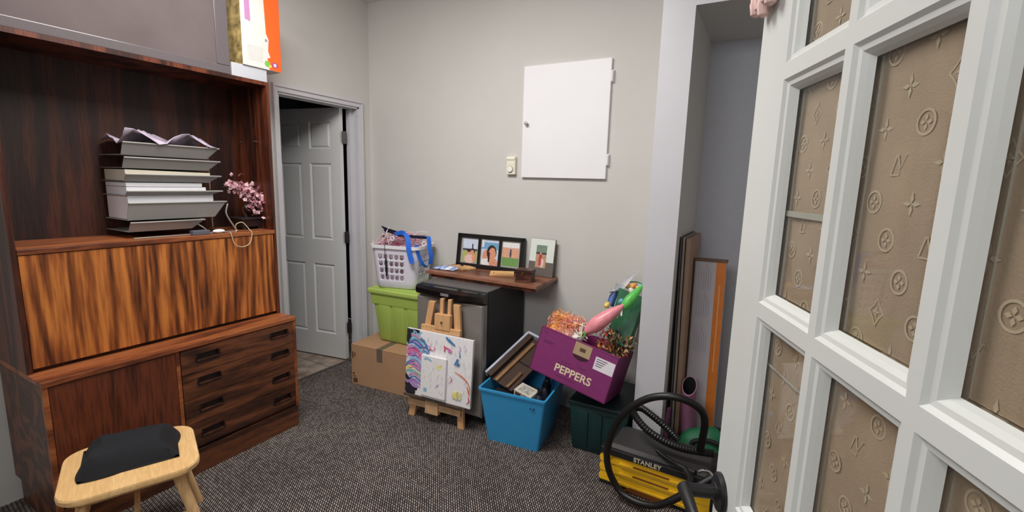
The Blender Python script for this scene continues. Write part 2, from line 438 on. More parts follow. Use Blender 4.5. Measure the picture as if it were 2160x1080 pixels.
# local +y for rotation ang = (-sin,cos) = (.9326,.361): points away from visible face  -> visible face y=0
FPAINT = mat('french_door_paint', (216, 218, 214), 0.35, var=0.02, vscale=6)
cols = [(0.100, 0.250), (0.265, 0.415), (0.430, 0.580)]
mz = [1.652, 1.315, 0.978, 0.641]
rows = [(mz[0]+0.011, 1.93), (mz[1]+0.011, mz[0]-0.011), (mz[2]+0.011, mz[1]-0.011), (mz[3]+0.011, mz[2]-0.011), (0.30, mz[3]-0.011)]
B = MB(); bm = B.bm
xsF = [0] + [v for c in cols for v in c] + [FW]
zsF = [0] + [v for c in sorted(rows) for v in c] + [FH]
for side, dep in ((0, 1), (FT, -1)):
    V = [[bm.verts.new((x, side, z)) for z in zsF] for x in xsF]
    for i in range(len(xsF)-1):
        for j in range(len(zsF)-1):
            if i % 2 == 1 and j % 2 == 1:
                x0, x1, z0, z1 = xsF[i], xsF[i+1], zsF[j], zsF[j+1]
                prof = [(0, 0), (0.004, 0.004), (0.009, 0.005), (0.013, 0.010), (0.016, 0.0155)]
                prev = [V[i][j], V[i+1][j], V[i+1][j+1], V[i][j+1]]
                for ins, dp in prof[1:]:
                    y = side+dep*dp
                    cur = [bm.verts.new(p) for p in ((x0+ins, y, z0+ins), (x1-ins, y, z0+ins), (x1-ins, y, z1-ins), (x0+ins, y, z1-ins))]
                    for k in range(4): bm.faces.new((prev[k], prev[(k+1) % 4], cur[(k+1) % 4], cur[k]))
                    prev = cur
            else:
                bm.faces.new((V[i][j], V[i+1][j], V[i+1][j+1], V[i][j+1]))
for q in (((0, 0, 0), (0, FT, 0), (0, FT, FH), (0, 0, FH)), ((FW, 0, 0), (FW, FT, 0), (FW, FT, FH), (FW, 0, FH)),
          ((0, 0, 0), (FW, 0, 0), (FW, FT, 0), (0, FT, 0)), ((0, 0, FH), (FW, 0, FH), (FW, FT, FH), (0, FT, FH))): B.poly(q)
B.build('door_frame', FPAINT, d2o)
PANE = glass_mat('window_glass', (244, 246, 244))
for c in cols:
    for r in rows:
        B = MB(); B.box((c[0]+0.0162, 0.0155, r[0]+0.0162), (c[1]-0.0162, 0.0175, r[1]-0.0162)); B.build('glass_pane', PANE, d2o)
# patterned cloth fixed behind the panes
CLOTH = mat('brown_monogram_cloth', (190, 162, 140), 0.8, var=0.10, vscale=14, bump=0.3, bscale=500)
MOTIF = mat('monogram_print', (212, 188, 164), 0.8, var=0.08, vscale=40)
B = MB(); gx = [0.085+0.51*i/30 for i in range(31)]; gz = [0.28+1.67*i/60 for i in range(61)]
cy = lambda x, z: 0.0225+0.0012*math.sin(x*40+z*6)+0.001*math.sin(z*23+x*9)
B.grid([[(x, cy(x, z), z) for z in gz] for x in gx])
B.mi = 1
def motif(kind, x, z, s):
    y = cy(x, z)-0.0007
    if kind == 0:      # ring with four-petal flower
        for k in range(20):
            a, c = 2*math.pi*k/20, 2*math.pi*(k+1)/20
            B.poly([(x+s*q*math.cos(t), y, z+s*q*math.sin(t)) for q, t in ((1, a), (1, c), (0.8, c), (0.8, a))])
        for k in range(4):
            a = k*math.pi/2
            B.poly([(x+s*(0.06*math.cos(a)), y, z+s*0.06*math.sin(a)), (x+s*0.4*math.cos(a-0.5), y, z+s*0.4*math.sin(a-0.5)),
                    (x+s*0.62*math.cos(a), y, z+s*0.62*math.sin(a)), (x+s*0.4*math.cos(a+0.5), y, z+s*0.4*math.sin(a+0.5))])
    elif kind == 1:    # four-point star petals
        for k in range(4):
            a = k*math.pi/2
            B.poly([(x, y, z), (x+s*0.45*math.cos(a-0.45), y, z+s*0.45*math.sin(a-0.45)), (x+s*1.0*math.cos(a), y, z+s*math.sin(a)),
                    (x+s*0.45*math.cos(a+0.45), y, z+s*0.45*math.sin(a+0.45))])
    elif kind == 2:    # curved diamond with star
        o = []
        for k in range(4):
            a = k*math.pi/2
            o += [(1.0, a), (0.62, a+math.pi/4)]
        pts = [(x+s*q*math.cos(t), y, z+s*1.25*q*math.sin(t)) for q, t in o]
        inn = [(x+s*q*0.8*math.cos(t), y, z+s*1.25*0.8*q*math.sin(t)) for q, t in o]
        for k in range(8): B.poly([pts[k], pts[(k+1) % 8], inn[(k+1) % 8], inn[k]])
        for k in range(4):
            a = k*math.pi/2
            B.poly([(x, y, z), (x+s*0.2*math.cos(a-0.6), y, z+s*0.2*math.sin(a-0.6)), (x+s*0.45*math.cos(a), y, z+s*0.45*math.sin(a)), (x+s*0.2*math.cos(a+0.6), y, z+s*0.2*math.sin(a+0.6))])
    else:              # interlaced initials: slanting L and V
        def bar(ax, az, bx, bz, w):
            d = Vector((bx-ax, 0, bz-az)).normalized(); n = Vector((-d.z, 0, d.x))*w*s/2
            p, q = Vector((x+ax*s, y, z+az*s)), Vector((x+bx*s, y, z+bz*s))
            B.poly([p-n, q-n, q+n, p+n])
        bar(-0.75, -0.8, -0.25, 0.75, 0.16); bar(-0.75, -0.8, 0.25, -0.8, 0.14); bar(0.25, -0.8, 0.3, -0.5, 0.1)
        bar(-0.1, 0.75, 0.3, -0.35, 0.18); bar(0.3, -0.35, 0.85, 0.75, 0.1); bar(-0.25, 0.75, 0.05, 0.75, 0.1); bar(0.7, 0.75, 1.0, 0.75, 0.1)
kk = 0
for j in range(46):
    z = 0.31+j*0.0355
    for i in range(9):
        x = 0.102+i*0.056+(0.028 if j % 2 else 0)
        if x > 0.585: continue
        motif((3, 1, 2, 0)[(j+2*i) % 4] if j % 2 else (0, 3, 1, 2)[(j//2+i) % 4], x, z, 0.0118)
B.build('curtain', [CLOTH, MOTIF], d2o)['label'] = 'brown monogram print cloth behind the panes'
# tape across cloth
TAPE = mat('clear_tape', (196, 188, 180), 0.3)
B = MB(); B.box((0.11, 0.0178, 1.455), (0.235, 0.0186, 1.463)); B.box((0.11, 0.0178, 1.235), (0.235, 0.0186, 1.238)); B.build('tape', TAPE, d2o)
# lever handle
B = MB()
lx, lz = 0.034, 0.967
Mr = Matrix.Translation((lx, 0, lz)) @ Matrix.Rotation(math.pi/2, 4, 'X')
B.lathe([(0.0, 0.0), (0.034, 0.0), (0.034, 0.004), (0.030, 0.008), (0.016, 0.010), (0.014, 0.012)], 28, Mr)
B.cyl((lx, -0.010, lz), (lx, -0.056, lz), 0.012, 0.0115, 16)
B.build('door_handle', BLACK, d2o, True)['label'] = 'round black rosette'
B = MB(); B.tube([(lx-0.008, -0.062, lz), (lx+0.02, -0.062, lz), (lx+0.06, -0.061, lz-0.002), (lx+0.10, -0.056, lz-0.004), (lx+0.115, -0.046, lz-0.005)], [0.012, 0.0115, 0.0095, 0.0085, 0.007], 12, flat=0.75)
B.build('lever', BLACK, d2o, True)
# jamb and stub wall that carries the leaf
hp = Vector((2.926, 0.858, 0))+FD*FW
b = MB(); b.box((hp.x+0.045, hp.y-0.10, 0), (RX, hp.y+0.02, CZ)); struct('wall_stub', b, W_WALL)
b = MB(); b.box((hp.x+0.012, hp.y-0.115, 0), (hp.x+0.045, hp.y+0.03, 2.09)); struct('trim_4', b, W_WHITE, 'white jamb carrying the french door')
# pink fringe hung over the door corner
PINKF = mat('pink_fringe', (226, 190, 184), 0.6, var=0.12, vscale=60)
t = thing('garland', 'pale pink fabric drops hanging over the top corner of the french door', 'garland', (2.926, 0.858, 2.04), ang)
B = MB(); B.tube([(-0.012, FT+0.01, -0.05), (-0.006, FT+0.008, 0.004), (0.0, FT/2, 0.008), (0.02, -0.006, 0.005), (0.06, -0.008, -0.01)], 0.004, 8); B.build('cord', PINKF, t, True)
for x, y, zb in ((-0.014, 0.018, 1.752), (-0.004, -0.012, 1.775), (0.010, -0.016, 1.757), (0.020, -0.014, 1.762), (0.032, -0.013, 1.750), (0.044, -0.014, 1.765), (0.056, -0.013, 1.758)):
    h = 2.04-zb
    B = MB(); B.tube([(x, y, -0.002), (x+0.001, y, -h*0.5), (x, y, -h+0.05)], 0.0022, 6)
    B.tube([(x, y, -h+0.055), (x, y, -h+0.04), (x, y-0.001, -h+0.018), (x, y, -h+0.004), (x, y, -h)], [0.003, 0.006, 0.0095, 0.008, 0.002], 10)
    B.build('fabric_drop', PINKF, t, True)

# ================================================================== BACK WALL FITTINGS
t = thing('access_panel', 'large square white access door hinged flat on the grey back wall', 'panel', (1.755, WY, 1.535))
PANELW = mat('panel_white', (240, 239, 242), 0.45, var=0.01, vscale=3)
B = MB(); x0, x1, z1 = -0.267, 0.313, 0.703
B.box((x0, -0.022, 0), (x1, -0.001, z1), 0.0025); B.build('panel_board', PANELW, t)
B = MB(); B.lathe([(0.0, 0.0), (0.006, 0.0), (0.006, 0.012), (0.012, 0.018), (0.012, 0.024), (0.006, 0.028), (0, 0.029)], 16,
                  Matrix.Translation((x0+0.036, -0.022, 0.345)) @ Matrix.Rotation(math.pi/2, 4, 'X')); B.build('knob', mat('knob_grey', (176, 174, 172), 0.3, 0.3), t, True)
for z in (0.115, 0.60):
    B = MB(); B.box((x1-0.004, -0.016, z-0.035), (x1+0.014, -0.001, z+0.035), 0.002); B.cyl((x1+0.006, -0.022, z-0.03), (x1+0.006, -0.022, z+0.03), 0.006, n=10); B.build('hinge', PANELW, t, True)
t = thing('thermostat', 'small cream wall thermostat with round dial beside the white access door', 'thermostat', (1.41, WY, 1.552))
CREAM = mat('cream_plastic', (232, 228, 208), 0.45)
B = MB(); B.box((-0.034, -0.028, 0), (0.034, -0.001, 0.118), 0.004); B.build('body', CREAM, t)
B = MB(); B.box((-0.031, -0.033, 0.098), (0.031, -0.026, 0.114), 0.002); B.box((-0.022, -0.0285, 0.072), (0.022, -0.0278, 0.084)); B.build('top_cover', mat('cream_light', (244, 240, 224), 0.4), t)
B = MB(); B.lathe([(0.0, 0), (0.019, 0), (0.019, 0.008), (0.016, 0.011), (0, 0.011)], 24, Matrix.Translation((-0.002, -0.028, 0.034)) @ Matrix.Rotation(math.pi/2, 4, 'X'))
B.build('dial', mat('dial_white', (246, 245, 238), 0.35), t, True)
B = MB(); B.lathe([(0.0195, 0), (0.0225, 0), (0.0225, 0.002), (0.0195, 0.002)], 24, Matrix.Translation((-0.002, -0.0282, 0.034)) @ Matrix.Rotation(math.pi/2, 4, 'X'))
B.build('dial_ring', mat('dial_grey', (150, 146, 134), 0.5), t, True)

# ================================================================== WALL UNIT
# lower chest: x .10...58, y .70..1.70
LX, UX, Y1, YD, Y0 = 0.578, 0.44, 1.700, 1.083, 0.60
XB = WX+0.012
t = thing('sideboard', 'low dark rosewood sideboard with four recessed-handle drawers', 'sideboard', (XB, Y0, 0))
P = lambda x, y, z: (x-XB, y-Y0, z)
B = MB(); B.box(P(XB, Y0, 0.128), P(LX-0.02, Y1, 0.66), 0.002); B.build('carcass', ROSE_D, t)
B = MB(); B.box(P(XB, Y0, 0.66), P(LX+0.004, Y1+0.003, 0.682), 0.002); B.build('top_board', EDGE, t)
B = MB(); B.box(P(XB+0.02, Y0+0.01, 0), P(LX-0.004, Y1-0.004, 0.128), 0.002); B.build('plinth', ROSE_D, t)
for ya_, yb_, xf in ((Y1-0.018, Y1, LX), (YD-0.018, YD-0.001, LX-0.004), (Y0, Y0+0.018, LX)):
    B = MB(); B.box(P(LX-0.02, ya_, 0.128), P(xf, yb_, 0.66), 0.001); B.build('front_stile', EDGE, t)
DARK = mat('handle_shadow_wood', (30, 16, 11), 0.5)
dz = [0.146, 0.273, 0.402, 0.530, 0.657]
for k in range(4):
    z0, z1_ = dz[k]+0.0015, dz[k+1]-0.0015
    y0, y1_ = YD+0.001, Y1-0.0195
    zc = (0.208, 0.341, 0.483, 0.603)[k]
    # drawer front with two handle cut-outs (front face split round the slots)
    B = MB()
    hs = [(1.150, 1.262), (1.538, 1.648)]
    ya = y0
    for h0, h1 in hs+[(y1_, y1_)]:
        B.box(P(LX-0.019, ya, z0), P(LX, h0, z1_))
        if h1 > h0:
            B.box(P(LX-0.019, h0, z0), P(LX, h1, zc-0.019)); B.box(P(LX-0.019, h0, zc+0.019), P(LX, h1, z1_))
        ya = h1
    bmesh.ops.remove_doubles(B.bm, verts=B.bm.verts[:], dist=1e-5)
    dr = B.build('drawer', ROSE_D, t)
    for h0, h1 in hs:
        B = MB()
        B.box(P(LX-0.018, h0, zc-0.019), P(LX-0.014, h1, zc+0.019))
        # rim of the cut-out and the curved finger lip
        B.tube(bez([P(LX+0.001, h0+0.006, zc+0.012), P(LX+0.001, h0, zc+0.006), P(LX+0.001, h0, zc-0.012), P(LX+0.001, h0+0.008, zc-0.019), P(LX+0.001, (h0+h1)/2, zc-0.019),
                    P(LX+0.001, h1-0.008, zc-0.019), P(LX+0.001, h1, zc-0.012), P(LX+0.001, h1, zc+0.006), P(LX+0.001, h1-0.006, zc+0.012)], 5), 0.003, 6)
        B.mi = 1; B.box(P(LX-0.014, h0+0.004, zc-0.019), P(LX+0.004, h1-0.004, zc-0.012), 0.002)
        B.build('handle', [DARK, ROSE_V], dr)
B = MB(); B.box(P(LX-0.019, Y0+0.02, 0.146), P(LX-0.003, YD-0.02, 0.656), 0.001); B.build('door', ROSE_V, t)
# key lock speck
# upper secretary
t = thing('secretary_hutch', 'tall rosewood hutch with a closed drop-front desk and open compartment', 'cabinet', (XB, Y0, 0.682))
P = lambda x, y, z: (x-XB, y-Y0, z-0.682)
HT = 2.012
B = MB(); B.box(P(XB, Y1-0.018, 0.682), P(UX, Y1, HT), 0.001); B.build('side_panel', ROSE_V, t)
B = MB(); B.box(P(XB, Y0, 0.682), P(UX, Y0+0.018, HT), 0.001); B.build('side_panel', ROSE_V, t)
B = MB(); B.box(P(XB, Y0+0.018, 0.70), P(XB+0.008, Y1-0.018, HT-0.02)); B.build('back_panel', ROSE_IN, t)
B = MB(); B.box(P(XB, Y0+0.018, HT-0.020), P(UX-0.001, Y1-0.018, HT)); B.build('top_board', ROSE_V, t)
B = MB(); B.box(P(XB+0.008, Y0+0.018, 1.164), P(UX+0.004, Y1-0.012, 1.186), 0.002); B.build('desk_shelf', EDGE, t)
B = MB(); B.box(P(XB+0.008, Y0+0.018, 0.682), P(UX-0.03, Y1-0.018, 0.70)); B.build('bottom_board', ROSE_V, t)
B = MB(); B.box(P(UX-0.022, Y0+0.02, 0.70), P(UX, Y1-0.022, 1.162), 0.0015); B.build('drop_front', ROSE, t)
for xx_, ll in ((0.10, 0.045), (0.26, 0.03)):
    B = MB(); B.cyl(P(UX-xx_, Y1-0.018, 1.69), P(UX-xx_, Y1-ll, 1.69), 0.0022, n=8); B.build('shelf_pin', HINGE, t)

# things on the hutch roof
t = thing('television', 'dark flat screen television standing on top of the hutch', 'television', (0.30, 1.05, HT))
TVF = mat('tv_bezel', (98, 91, 93), 0.22); TVS = mat('tv_screen', (100, 90, 90), 0.12, var=0.1, vscale=4, coat=0.4)
tx = 0.425-0.30; ya, yb = 0.55-1.05, 1.495-1.05
B = MB(); B.box((tx-0.035, ya+0.002, 0.0), (tx-0.001, yb-0.002, 0.558), 0.004)
B.box((tx-0.006, ya, 0.001), (tx+0.008, yb, 0.042), 0.003); B.box((tx-0.006, yb-0.065, 0.0425), (tx+0.008, yb, 0.5245), 0.003); B.box((tx-0.006, ya, 0.0425), (tx+0.008, ya+0.05, 0.5245), 0.003); B.box((tx-0.006, ya, 0.525), (tx+0.008, yb, 0.56), 0.003)
B.build('housing', TVF, t)
B = MB(); B.box((tx-0.002, ya+0.05, 0.042), (tx+0.002, yb-0.065, 0.525)); B.build('screen', TVS, t)
B = MB(); B.box((-0.09, -0.2, 0), (tx-0.034, 0.2, 0.008), 0.003); B.box((tx-0.07, -0.08, 0.004), (tx-0.034, 0.08, 0.12), 0.004); B.build('stand', BLACK, t)
SLAB = mat('pale_box_card', (184, 186, 192), 0.6)
t0 = MB(); t0.box((0.11, 1.502, HT), (0.432, 1.697, HT+0.068), 0.002)
o = t0.build('flat_box', SLAB); tag(o, 'low pale grey box on the hutch under the orange box', 'box')
t = thing('carton', 'orange and white packaging box with a flower picture side on the hutch', 'box', (0.115, 1.560, HT+0.068))
ORG = mat('orange_card', (246, 96, 34), 0.45); CARDW = mat('white_card', (216, 210, 205), 0.5, var=0.04, vscale=20)
FLW = mat('flower_picture', (172, 148, 96), 0.5, var=0.7, vscale=22)
LIL = mat('lilac_print', (186, 132, 178), 0.5); GRN = mat('green_print', (120, 182, 76), 0.5); PUR = mat('purple_print', (150, 74, 124), 0.5); YEL = mat('yellow_print', (240, 200, 70), 0.5); GREYP = mat('print_grey', (150, 148, 160), 0.5)
B = MB(); w, dd, h = 0.222, 0.325, 0.42
B.box((0, 0, 0.0), (dd, w, h), 0.002)
B.build('box_body', CARDW, t)
B = MB()
f = dd+0.0006
B.poly([(f, 0.150, 0.002), (f, w-0.001, 0.002), (f, w-0.001, h-0.002), (f, 0.130, h-0.002), (f, 0.138, 0.19), (f, 0.152, 0.16), (f, 0.146, 0.10), (f, 0.158, 0.068), (f, 0.140, 0.060)])
B.poly([(0.002, w+0.0005, 0.002), (dd, w+0.0005, 0.002), (dd, w+0.0005, h-0.002), (0.002, w+0.0005, h-0.002)])
B.build('orange_print', ORG, t)
B = MB(); B.poly([(0.002, -0.0005, 0.002), (dd-0.001, -0.0005, 0.002), (dd-0.001, -0.0005, h-0.002), (0.002, -0.0005, h-0.002)]); B.build('flower_print', FLW, t)
B = MB(); f += 0.0004
def disc(B, c, r, n=20, sq=1.0): B.poly([(c[0], c[1]+r*math.cos(2*math.pi*k/n), c[2]+sq*r*math.sin(2*math.pi*k/n)) for k in range(n)])
disc(B, (f, 0.138, 0.032), 0.016); B.build('printed_badge', [GRN], t); B = MB(); B.mi = 1; disc(B, (f, 0.183, 0.032), 0.020, sq=0.75); B.mi = 2; disc(B, (f+0.0003, 0.155, 0.022), 0.008)
B.mi = 5; disc(B, (f+0.0004, 0.183, 0.032), 0.010)
BADGE = [GRN, PUR, YEL, LIL, mat('print_pale', (222, 214, 204), 0.5), mat('badge_pale', (224, 190, 206), 0.5)]
B.build('printed_badge', BADGE, t); B = MB()
B.mi = 3; B.poly([(f, 0.022, 0.235), (f, 0.052, 0.228), (f, 0.050, h-0.01), (f, 0.022, h-0.01)])
B.build('lilac_print', BADGE, t); B = MB(); B.mi = 4
for k in range(9): B.poly([(f, 0.03, 0.035+k*0.009), (f, 0.115, 0.035+k*0.009), (f, 0.115, 0.0375+k*0.009), (f, 0.03, 0.0375+k*0.009)])
B.build('printed_lines', BADGE, t)
B = MB(); B.cyl((f, 0.135, 0.155), (f+0.003, 0.135, 0.155), 0.006, n=12); B.build('clasp', GREYP, t)

# ================================================================== LETTER TRAYS
SH = 1.186
t = thing('letter_tray_stack', 'stack of silver mesh letter trays filled with papers in the hutch', 'letter tray', (0.20, 1.18, SH))
TRAY = mat('silver_mesh', (156, 153, 150), 0.5, 0.15, var=0.08, vscale=300)
WIRE = mat('silver_wire', (190, 188, 182), 0.3, 0.8)
def tray(z, yr, hgt, lift=0.0):
    """one mesh tray: sloped front lip; z bottom, yr right end (local)"""
    B = MB(); x0, x1 = -0.08, 0.17; yl = -0.16
    th = 0.003
    B.hexa([(x0, yl, z), (x1-0.03, yl, z), (x1-0.03, yr-0.05, z+lift), (x0, yr-0.05, z+lift)], [(x0, yl, z+th), (x1-0.03, yl, z+th), (x1-0.03, yr-0.05, z+th+lift), (x0, yr-0.05, z+th+lift)])
    B.hexa([(x1-0.03, yl, z), (x1-0.027, yl, z), (x1-0.027, yr-0.05, z+lift), (x1-0.03, yr-0.05, z+lift)],
           [(x1-0.003, yl, z+hgt), (x1, yl, z+hgt), (x1, yr, z+hgt+lift), (x1-0.003, yr, z+hgt+lift)])
    B.hexa([(x0, yr-0.053, z+lift), (x1-0.03, yr-0.053, z+lift), (x1-0.03, yr-0.05, z+lift), (x0, yr-0.05, z+lift)],
           [(x0, yr-0.003, z+hgt+lift), (x1, yr-0.003, z+hgt+lift), (x1, yr, z+hgt+lift), (x0, yr, z+hgt+lift)])
    B.tube([(x0, yr, z+hgt+lift), (x1, yr+0.002, z+hgt+lift), (x1, yl, z+hgt)], 0.004, 6)
    return B
tz = [(0.030, 0.165, 0.045), (0.085, 0.283, 0.081), (0.200, 0.265, 0.022), (0.266, 0.262, 0.034), (0.328, 0.262, 0.048), (0.388, 0.262, 0.056)]
for z, yr, hg in tz: tray(z, yr, hg).build('tray', TRAY, t)
B = MB(); B.tube([(0.05, 0.268, 0.02), (0.05, 0.268, 0.46)], 0.004, 8)
B.tube(bez([(0.185, 0.28, 0.152), (0.187, 0.278, 0.148), (0.187, 0.27, 0.10), (0.19, 0.305, 0.03), (0.19, 0.315, 0.004), (0.19, 0.24, 0.004), (0.19, -0.16, 0.004)], 6), 0.004, 8)
B.tube(bez([(0.14, 0.13, 0.06), (0.16, 0.165, 0.03), (0.165, 0.18, 0.005)], 6), 0.0035, 8)
B.build('wire_frame', WIRE, t, True)
PAPER = mat('paper', (236, 236, 240), 0.6); CRM = mat('cream_paper', (214, 206, 186), 0.6); LILP = mat('lilac_paper', (150, 146, 178), 0.5, var=0.3, vscale=10)
def paper(z0, z1_, yr, m_, lbl, xo=0.0, slope=0.0):
    B = MB(); B.hexa([(-0.07, -0.15, z0), (0.138+xo, -0.15, z0), (0.138+xo, yr, z0+slope), (-0.07, yr, z0+slope)], [(-0.07, -0.15, z1_), (0.138+xo, -0.15, z1_), (0.138+xo, yr, z1_+slope), (-0.07, yr, z1_+slope)], 0.001)
    o = B.build('paper_stack', m_); o.location = (0.20, 1.18, SH); tag(o, lbl, 'paper', 'papers lying in the letter trays'); return o
paper(0.090, 0.204, 0.232, PAPER, 'thick white paper stack in the lowest full letter tray', 0.004)
paper(0.205, 0.241, 0.200, PAPER, 'white paper sheets in the second letter tray up', 0.0)
paper(0.243, 0.262, 0.182, PAPER, 'upper bundle of white paper in the second letter tray up', 0.0)
paper(0.271, 0.322, 0.225, CRM, 'cream folder pages in the middle letter tray', 0.002, -0.006)
B = MB(); rows_ = []
random.seed(3)
for i in range(9):
    rows_.append([(-0.07+0.25*i/8, -0.15+0.40*j/12, 0.452+0.030*math.sin(j*0.9+i*0.9)*(0.5+0.5*i/8)+0.016*random.random()+0.018*(i/8)) for j in range(13)])
B.grid(rows_)
o = B.build('plastic_sleeve', mat('crumpled_plastic', (186, 172, 190), 0.25, var=0.35, vscale=14), None, True); o.location = (0.20, 1.18, SH)
tag(o, 'crumpled lilac plastic sleeve lying on the topmost letter tray', 'sleeve')
sm = o.modifiers.new('thickness', 'SOLIDIFY'); sm.thickness = 0.002
# small white charger and cable
WCAB = mat('cable_cream', (206, 192, 160), 0.5)
B = MB(); B.tube(bez([(0.385, 1.50, SH+0.004), (0.40, 1.49, SH+0.04), (0.41, 1.52, SH+0.052), (0.42, 1.545, SH+0.02), (0.43, 1.55, SH+0.006), (0.448, 1.545, SH+0.004), (0.452, 1.545, SH-0.02), (0.452, 1.53, SH-0.062), (0.452, 1.49, SH-0.078), (0.452, 1.45, SH-0.062), (0.452, 1.435, SH-0.02), (0.450, 1.43, SH+0.004), (0.435, 1.43, SH+0.003)], 8), 0.0022, 6)
o = B.build('cable', WCAB, None, True); tag(o, 'thin cream cable looping over the front edge of the desk shelf', 'cable')
B = MB(); B.ball((0.395, 1.40, SH+0.011), (0.018, 0.032, 0.011)); o = B.build('charger', WHITE, None, True); tag(o, 'small white oval charger on the desk shelf beside the wire tray legs', 'charger')
B = MB(); B.box((0.385, 1.26, SH), (0.42, 1.345, SH+0.024), 0.004); o = B.build('stapler_box', mat('grey_blue_plastic', (88, 92, 104), 0.4)); o.name = 'small_box'; tag(o, 'small grey-blue box under the letter trays', 'box')

# ================================================================== BLOSSOM BONSAI
t = thing('bonsai', 'artificial pink blossom bonsai in a dark low pot inside the hutch', 'plant', (0.28, 1.625, SH))
POT = mat('dark_pot', (40, 35, 38), 0.35)
B = MB(); B.hexa([(-0.055, -0.055, 0.016), (0.055, -0.055, 0.016), (0.055, 0.055, 0.016), (-0.055, 0.055, 0.016)], [(-0.07, -0.07, 0.065), (0.07, -0.07, 0.065), (0.07, 0.068, 0.065), (-0.07, 0.068, 0.065)], 0.003)
B.box((-0.075, -0.072, 0.06), (0.075, 0.07, 0.069), 0.002)
for a in (-1, 1):
    for c in (-1, 1): B.box((a*0.045-0.008, c*0.045-0.008, 0), (a*0.045+0.008, c*0.045+0.008, 0.018))
B.build('pot', POT, t)
BARK = mat('bark', (52, 36, 28), 0.8, var=0.3, vscale=80)
B = MB()
tips = []
random.seed(11)
trunk = bez([(0, 0.0, 0.066), (0.0, -0.02, 0.11), (0.01, -0.005, 0.15), (0.0, -0.03, 0.2)], 6); B.tube(trunk, [0.009-0.005*i/len(trunk) for i in range(len(trunk))], 8)
ends = [(0.02, -0.10, 0.27), (0.03, -0.08, 0.23), (0.0, -0.02, 0.285), (0.03, 0.02, 0.25), (0.02, 0.06, 0.225), (0.05, 0.08, 0.18), (0.05, 0.05, 0.17), (0.07, 0.055, 0.10), (0.08, 0.055, 0.075), (0.05, -0.03, 0.21), (0.06, 0.0, 0.19), (-0.03, -0.05, 0.25), (-0.02, 0.04, 0.23)]
BR = []
for e in ends:
    st = trunk[random.randrange(8, len(trunk))]; mid = (st+Vector(e))/2+Vector((0.01, 0, 0.02))
    br = bez([st, mid, e], 6); B.tube(br, [0.0035-0.002*i/len(br) for i in range(len(br))], 5); BR.append(br)
B.build('branches', BARK, t, True)
PKB = [mat('blossom_pale', (232, 190, 196), 0.6), mat('blossom_mid', (204, 146, 158), 0.6), mat('blossom_deep', (150, 84, 100), 0.6)]
cnt = 0
B = MB()
for br in BR:
    for k in range(17):
        p = br[int(len(br)*0.35+random.random()*(len(br)*0.65-1))]+Vector((random.gauss(0, .02), random.gauss(0, .021), random.gauss(0, .018)))
        if p.y > 0.052: p.y = 0.052
        B.mi = random.choice((0, 0, 1, 1, 2))
        R_ = Euler((random.uniform(0, 6), random.uniform(0, 6), random.uniform(0, 6))).to_matrix().to_4x4()
        for q in range(5):
            a = 2*math.pi*q/5
            M_ = Matrix.Translation(p) @ R_ @ Matrix.Rotation(a, 4, 'Z')
            B.prism([(0.001, 0, 0), (0.0075, -0.0052, 0.002), (0.013, 0, 0.005), (0.0075, 0.0052, 0.002)], (0, 0, 0.0008), M_)
B.mi = 0
o = B.build('blossoms', PKB, t); o['kind'] = 'stuff'; o['label'] = 'clusters of pale pink blossoms'

# ================================================================== CARTON, TOTE, BASKET
KR = mat('kraft_card', (180, 140, 106), 0.75, var=0.05, vscale=8, bump=0.1)
t = thing('cardboard_box', 'plain brown cardboard box with grey tape under the green tote', 'box', (0.387, 2.277, 0), math.radians(5))
cw, cd, ch = 0.52, 0.36, 0.305
B = MB(); B.box((0, 0, 0), (cw, cd, ch), 0.003); B.build('box_body', KR, t)
TP = mat('grey_tape', (112, 98, 88), 0.3)
B = MB(); B.box((0.235, -0.0012, ch-0.095), (0.285, 0.0, ch+0.0008)); B.box((0.235, -0.0012, ch), (0.285, cd, ch+0.001)); B.build('tape', TP, t)
PRB = mat('print_brown', (92, 62, 44), 0.7)
B = MB()
for (a, c, e, f_) in ((0.015, 0.015, 0.055, 0.05), (0.012, 0.06, 0.045, 0.066), (0.01, 0.20, 0.022, 0.25), (0.03, 0.215, 0.04, 0.245), (0.012, 0.075, 0.03, 0.09)):
    B.poly([(a, -0.0008, c), (e, -0.0008, c), (e, -0.0008, f_), (a, -0.0008, f_)])
B.box((-0.0002, -0.0006, ch-0.004), (cw, 0.0, ch-0.003)); B.build('printed_marks', PRB, t)
# tote
GT = mat('lime_plastic', (166, 190, 92), 0.4); GTL = mat('lime_lid', (172, 196, 100), 0.4)
t = thing('storage_tote', 'lime green plastic storage tote with lid on the cardboard box', 'tote', (0.465, 2.395, 0.306), math.radians(4))
def taper(B, w0, d0, w1, d1, z0, z1_, bev=0.02, ox=0, oy=0, open_=False):
    bot = [(-w0/2+ox, -d0/2+oy, z0), (w0/2+ox, -d0/2+oy, z0), (w0/2+ox, d0/2+oy, z0), (-w0/2+ox, d0/2+oy, z0)]
    top = [(-w1/2+ox, -d1/2+oy, z1_), (w1/2+ox, -d1/2+oy, z1_), (w1/2+ox, d1/2+oy, z1_), (-w1/2+ox, d1/2+oy, z1_)]
    B.hexa(bot, top, bev)
tcx, tcy = 0.24, 0.185
B = MB(); taper(B, 0.40, 0.27, 0.475, 0.325, 0, 0.33, 0.018, tcx, tcy)
for k in (-0.13, 0.0, 0.13):   # moulded vertical ribs
    B.hexa([(tcx+k-0.045, tcy-0.142, 0.02), (tcx+k+0.045, tcy-0.142, 0.02), (tcx+k+0.045, tcy-0.12, 0.02), (tcx+k-0.045, tcy-0.12, 0.02)],
           [(tcx+k-0.055, tcy-0.166, 0.295), (tcx+k+0.055, tcy-0.166, 0.295), (tcx+k+0.055, tcy-0.14, 0.295), (tcx+k-0.055, tcy-0.14, 0.295)], 0.004)
B.build('tub', GT, t, True)
